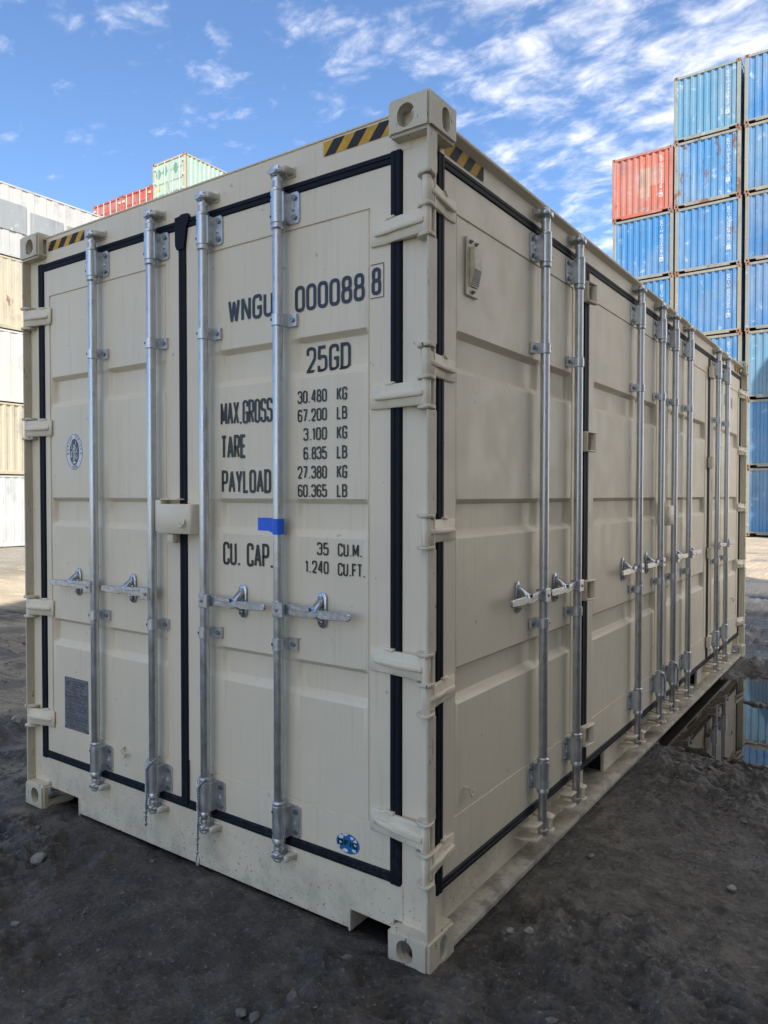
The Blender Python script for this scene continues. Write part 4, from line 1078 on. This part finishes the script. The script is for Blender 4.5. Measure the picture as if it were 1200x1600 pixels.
def spot(slide, row, z):
    xr = -3.92+.036*row+rg.uniform(-.012,.012)
    return (xr-(2.438+slide)*math.cos(AB), YB+(2.438+slide)*math.sin(AB)+rg.uniform(-.03,.03), z+.05)
ordn = ['topmost', 'second from the top', 'third from the top', 'fourth from the top', 'fifth from the top', 'sixth from the top', 'lowest']
def ser(): return 'ECIU ' + ''.join(rg.choice('0123456789') for _ in range(6)) + ' ' + rg.choice('0123456789')
frames = [(0.24,0.27,0.25,1), (0.26,0.25,0.20,1), (0.24,0.24,0.21,1), (0.27,0.25,0.19,1), (0.23,0.22,0.18,1), (0.22,0.23,0.21,1), (0.24,0.22,0.18,1)]
gB = 'blue containers stacked beyond the far end of the beige container'
for i in range(7):                                    # tall middle stack
    z = (6-i)*2.591
    lb = ['sky blue container topmost of the tall stack beside the red container', 'blue container with brown rust patches second from the top of the tall middle stack',
          'blue container with a bare vertical streak third from the top of the tall middle stack', 'blue container with a pale square patch fourth from the top of the tall middle stack'][i] if i < 4 else \
         'blue container %s of the tall middle stack' % ordn[i]
    yard_container(lb, spot(0, i, z), BLUES[i], rz=-AB, serial=ser(), rust=[.05,.62,.25,.2,.15,.1,.1][i], frame=frames[i], group=gB)
for i in range(7):                                    # stack cut by the right edge
    z = (6-i)*2.591
    yard_container('blue container %s of the stack at the right edge' % ordn[i], spot(-2.438-.12, i, z), BLUES[(i+3) % 7], rz=-AB, serial=ser(), rust=.12+.04*(i % 3), frame=frames[(i+2) % 7], group=gB)
for i in range(6):                                    # stack with the red one on top
    z = (5-i)*2.591
    if i == 0:
        rc = yard_container('faded red container with a grey painted-over square on top of blue ones', spot(2.438+.06, 1, z), (0.47, 0.125, 0.075, 1), rz=-AB, serial=ser(), rust=.1, frame=(0.44,0.12,0.07,1), castcol=(0.36,0.2,0.14,1))
    else:
        yard_container('blue container %s in the stack topped by the red container' % ['', 'directly under the red one', 'third from the top', 'fourth from the top', 'fifth from the top', 'lowest'][i], spot(2.438+.06, i+1, z), BLUES[(i+2) % 7], rz=-AB, serial=ser(), rust=.1+.05*(i % 2), frame=frames[(i+4) % 7], group=gB)
# paint patches laid over the corrugation
def patch(parent, x0, x1, z0, z1, col, name='paint_patch', L=2.438-.25):
    pr = corr(L, .252, .040, .088); pts = []
    def yy(x):
        for (a, ya), (b, yb) in zip(pr, pr[1:]):
            if a <= x <= b: return ya+(yb-ya)*(x-a)/max(b-a, 1e-9)
        return 0
    xs = sorted({x0, x1} | {a for a, _ in pr if x0 < a < x1}); n = len(xs); mb = MB()
    mb.add([(x, yy(x)-.004, z0) for x in xs] + [(x, yy(x)-.004, z1) for x in xs], [(i, i+1, n+i+1, n+i) for i in range(n-1)])
    o = obj(name, mb.mesh(name, BGP, smooth=0), parent, (.125, .030, 0)); o.color = col; o['rust'] = .2
patch(rc, 1.02, 1.42, .72, 1.92, (0.42, 0.24, 0.17, 1)); patch(rc, 1.425, 2.02, 1.15, 1.98, (0.50, 0.20, 0.14, 1))

def door_end(t, col, H, bar, dark=None):
    """door end of a far container: two leaves with pressed bands, rods"""
    for k, (a, b) in enumerate(((.14, 1.205), (1.233, 2.30))):
        mb = MB(); d = Door(a, b, a+.09, b-.09, ())
        bands = ((1.95,1.80),(1.38,1.23),(.80,.65)); mb.box(a, b, .045, .08, .17, H-.12)
        dl = obj('door', mb.mesh('door', BGP), t); dl.color = col; dl['rust'] = .1
        for z in (H*.78, H*.57, H*.36, H*.2):
            q_ = obj('door_shade_band', MB().box(a+.08, b-.08, .038, .046, z-.03, z+.03).mesh('door_shade_band', BGP), dl); q_.color = tuple(c*.55 for c in col[:3]) + (1,); q_['rust'] = .2  # recess shade painted as flat strips in a darker copy of the door colour
        for x in (a+.26, b-.28):
            q_ = obj('lock_rod', MB().cyl((x, .020, .10), .022, H-.16, 'z', 8).mesh('lock_rod', BGP), dl); q_.color = bar; q_['rust'] = 0
        for z in (H*.88, H*.62, H*.36, H*.16):
            x = a-.01 if k == 0 else b+.01
            q_ = obj('hinge', MB().box(x-.09, x+.09, .0, .046, z-.05, z+.05).mesh('hinge', BGP), dl); q_.color = bar; q_['rust'] = .1
# white and cream long containers on the left, long sides towards the camera
XL = -27.29; gL = 'pale long containers in the left stack'
pale = [((0.47,0.475,0.48,1),'flat','white long container with grey painted-shadow rectangles topmost of the left stack',.0), ((0.50,0.45,0.335,1),'fine','yellowed cream long container second from the top of the left stack',.25),
        ((0.58,0.58,0.56,1),'flat','plain white long container in the middle of the left stack',.05), ((0.50,0.44,0.32,1),'std','cream corrugated long container fourth from the top of the left stack',.0), ((0.54,0.56,0.58,1),'fine','white ribbed long container lowest of the left stack, on the sunlit ground',.05)]
for i, (c, wl, lb, rs) in enumerate(pale):
    t = yard_container(lb, (XL, 4.6, -.30+(4-i)*2.591), c, 12.192, 2.591, wl, 'end', gL, rs, frame=tuple(x*.93 for x in c[:3])+(1,), castcol=(0.55,0.47,0.35,1))
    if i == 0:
        for y0, y1, z0, z1 in ((6.3, 8.05, .95, 1.95), (8.2, 9.5, .85, 1.80), (9.65, 10.9, .85, 1.75), (11.0, 11.6, .9, 1.65)):  # cast shadow put into the colour as flat grey rectangles on the wall
            q_ = obj('shadow_panel', MB().box(2.4395, 2.4425, y0, y1, z0, z1).mesh('shadow_panel', BGP), t); q_.color = (0.25,0.28,0.31,1); q_['rust'] = -.3
# green and red stacks farther back
YG = 21.95; gG = 'containers in the far rear stacks'
for i in range(7):
    t = yard_container('pale green container with corrugated side on top of the far rear stack' if i == 0 else 'container hidden lower down in the far rear stack', (-29.72, YG, 18.15-(i+1)*2.591), (0.30,0.45,0.37,1) if i == 0 else BLUES[i % 7], 6.058, 2.591, 'std', 'door', None if i == 0 else gG, .12, frame=(0.44,0.34,0.22,1) if i == 0 else None, detail=i < 2)
    if i == 0:
        door_end(t, (0.40,0.52,0.42,1), 2.591, (0.48,0.58,0.50,1))
        for x, z, a_ in ((.42, 2.0, .20), (.93, 2.06, .16), (1.72, 2.04, .16)):
            mb = MB(); vs = [(x, .036, z)] + [(x+a_*math.cos(2*math.pi*k/20)*.9, .036, z+.26*math.sin(2*math.pi*k/20)*(1 if k % 3 else .9)) for k in range(20)]
            mb.add(vs, [(0, 1+k, 1+(k+1) % 20) for k in range(20)]); q_ = obj('painted_over_mark', mb.mesh('painted_over_mark', BGP, smooth=0), t); q_.color = (0.12,0.28,0.21,1)
        mb = MB().add([(.28,.034,1.16),(.56,.034,1.16),(.42,.034,1.52)], [(0,1,2)]); obj('warning_triangle', mb.mesh('warning_triangle', YELLOW, smooth=0), t)
    else: door_end(t, BLUES[i % 7], 2.591, (0.55,0.6,0.6,1)) if i == 1 else None
for j, x in enumerate((-32.26, -34.74)):
    for i in range(6):
        t = yard_container(['red container with pale lock rods beside the pale green one', 'red container with pale lock rods topmost of the leftmost far stack'][j] if i == 0 else 'container hidden lower down in the far rear stack', (x, YG, 17.2-(i+1)*2.85), (0.46,0.075,0.045,1), 6.058, 2.85, 'std', 'door', gG if i else None, .1, detail=i < 1)
        door_end(t, (0.46,0.075,0.045,1), 2.85, (0.72,0.62,0.52,1)) if i == 0 else None
# the high stacks across the lane that keep this corner in shade
gS = 'tall stack across the lane behind the camera'
cols = [(0.74,0.68,0.56,1), (0.72,0.61,0.43,1), (0.76,0.71,0.62,1), (0.66,0.45,0.31,1), (0.72,0.64,0.50,1)]
for i in range(8):
    for k, (y, L) in enumerate(((-13.1, 12.192), (-.80, 6.058))):
        yard_container('container in the high stack shading the lane', (5.0, y, i*2.591), cols[(i*2+k*3) % 5], L, 2.591, 'std', 'end', gS, .1, detail=False)
for i in range(7):
    yard_container('container in the high stack shading the lane', (5.0, 20.5, i*2.591), cols[(i+1) % 5], 6.058, 2.591, 'std', 'end', gS, .1, detail=False)

# ------------------------------------------------------------------ stones
def stone_mesh(seed, r, flat=.65):
    bm = bmesh.new(); bmesh.ops.create_icosphere(bm, subdivisions=2, radius=1.0); rr = random.Random(seed)
    dirs = [Vector((rr.gauss(0,1), rr.gauss(0,1), rr.gauss(0,1))).normalized() for _ in range(9)]; cuts = [rr.uniform(.48, .80) for _ in dirs]
    for v in bm.verts:
        p = v.co.normalized(); s = 1.0
        for d, c in zip(dirs, cuts):
            k = p.dot(d)
            if k > 0 and k*s > c: s = c/k
        v.co = p*s*r
        v.co.z *= flat; v.co.x *= rr.uniform(.97, 1.03)
    me = bpy.data.meshes.new('stone'); bm.to_mesh(me); bm.free(); me.polygons.foreach_set('use_smooth', [True]*len(me.polygons)); me.set_sharp_from_angle(angle=R(14)); return me
STONE = simple('grey_stone', (0.27, 0.255, 0.23), .7, var=.2, scale=40, bump=.6); STONED = simple('muddy_stone', (0.17, 0.16, 0.145), .6, var=.25, scale=40, bump=.6)
def gz(x, y): return float(ground_z(np.array([x]), np.array([y]))[0])
spots = [(-1.73, -.34, .036, 'pale rounded stone lying in front of the left end door'), (-1.40, -.62, .017, 'small whitish pebble at the lower left on the mud'),
         (1.01, .60, .024, 'pale angular stone at the bottom right on the mud'), (.93, .68, .022, 'grey round stone near the bottom right corner'),
         (.20, .36, .020, 'pale stone beside the near corner of the sill ledge'), (.13, .35, .018, 'grey stone against the sill ledge edge by the near corner'),
         (-4.0, .60, .055, 'large grey stone at the left edge beside the far corner'), (-3.75, .66, .06, 'larger grey stone near the left casting'),
         (-.35, -.50, .024, 'dark stone in the cracked mud before the near corner'), (-.27, -.36, .03, 'dark flat stone in the mud under the near sill notch'),
         (.72, 1.15, .028, 'grey stone on the mud right of the ledge')]
for k, (x, y, r_, lb) in enumerate(spots):
    me = stone_mesh(k, r_); me.materials.append(STONED if 'dark' in lb else STONE)
    obj('stone', me, None, (x, y, gz(x, y)+r_*.25), random.uniform(0, 6), label=lb, category='stone', group='stones lying on the mud')
gb_v, gb_f = [], []
rr = random.Random(5); protos = []
for k in range(8):
    me = stone_mesh(100+k, 1.0, .7); protos.append(([tuple(v.co) for v in me.vertices], [tuple(p_.vertices) for p_ in me.polygons])); bpy.data.meshes.remove(me)
bm0 = bmesh.new(); bmesh.ops.create_icosphere(bm0, subdivisions=1, radius=1.0)
ico = ([tuple(v.co) for v in bm0.verts], [tuple(v.index for v in f.verts) for f in bm0.faces]); bm0.free()
XS, YS, RS = [], [], []
while len(XS) < 2600:
    x, y = rr.uniform(-7, 2.2), rr.uniform(-1.3, 6.5)
    if -2.5 < x < .03 and -.02 < y < 6.1: continue
    XS.append(x); YS.append(y); RS.append(min(.022, .0035*rr.paretovariate(1.7)))
ZS = ground_z(np.array(XS), np.array(YS))
for x, y, r_, z in zip(XS, YS, RS, ZS):
    vs, fs = ico; a = rr.uniform(0, 6.28); ca, sa = math.cos(a), math.sin(a); k = len(gb_v); s2 = rr.uniform(.6, 1.0)
    jit = [rr.uniform(.75, 1.15) for _ in vs]
    gb_v += [(x+r_*(v[0]*ca-v[1]*sa*s2)*j, y+r_*(v[0]*sa+v[1]*ca*s2)*j, z+r_*.2+r_*.65*v[2]*j) for v, j in zip(vs, jit)]; gb_f += [tuple(i+k for i in f) for f in fs]
me = bpy.data.meshes.new('gravel'); me.from_pydata(gb_v, [], gb_f); me.materials.append(STONED)
obj('gravel', me, None, kind='stuff', label='scattered grit and small clods on the mud', category='gravel')
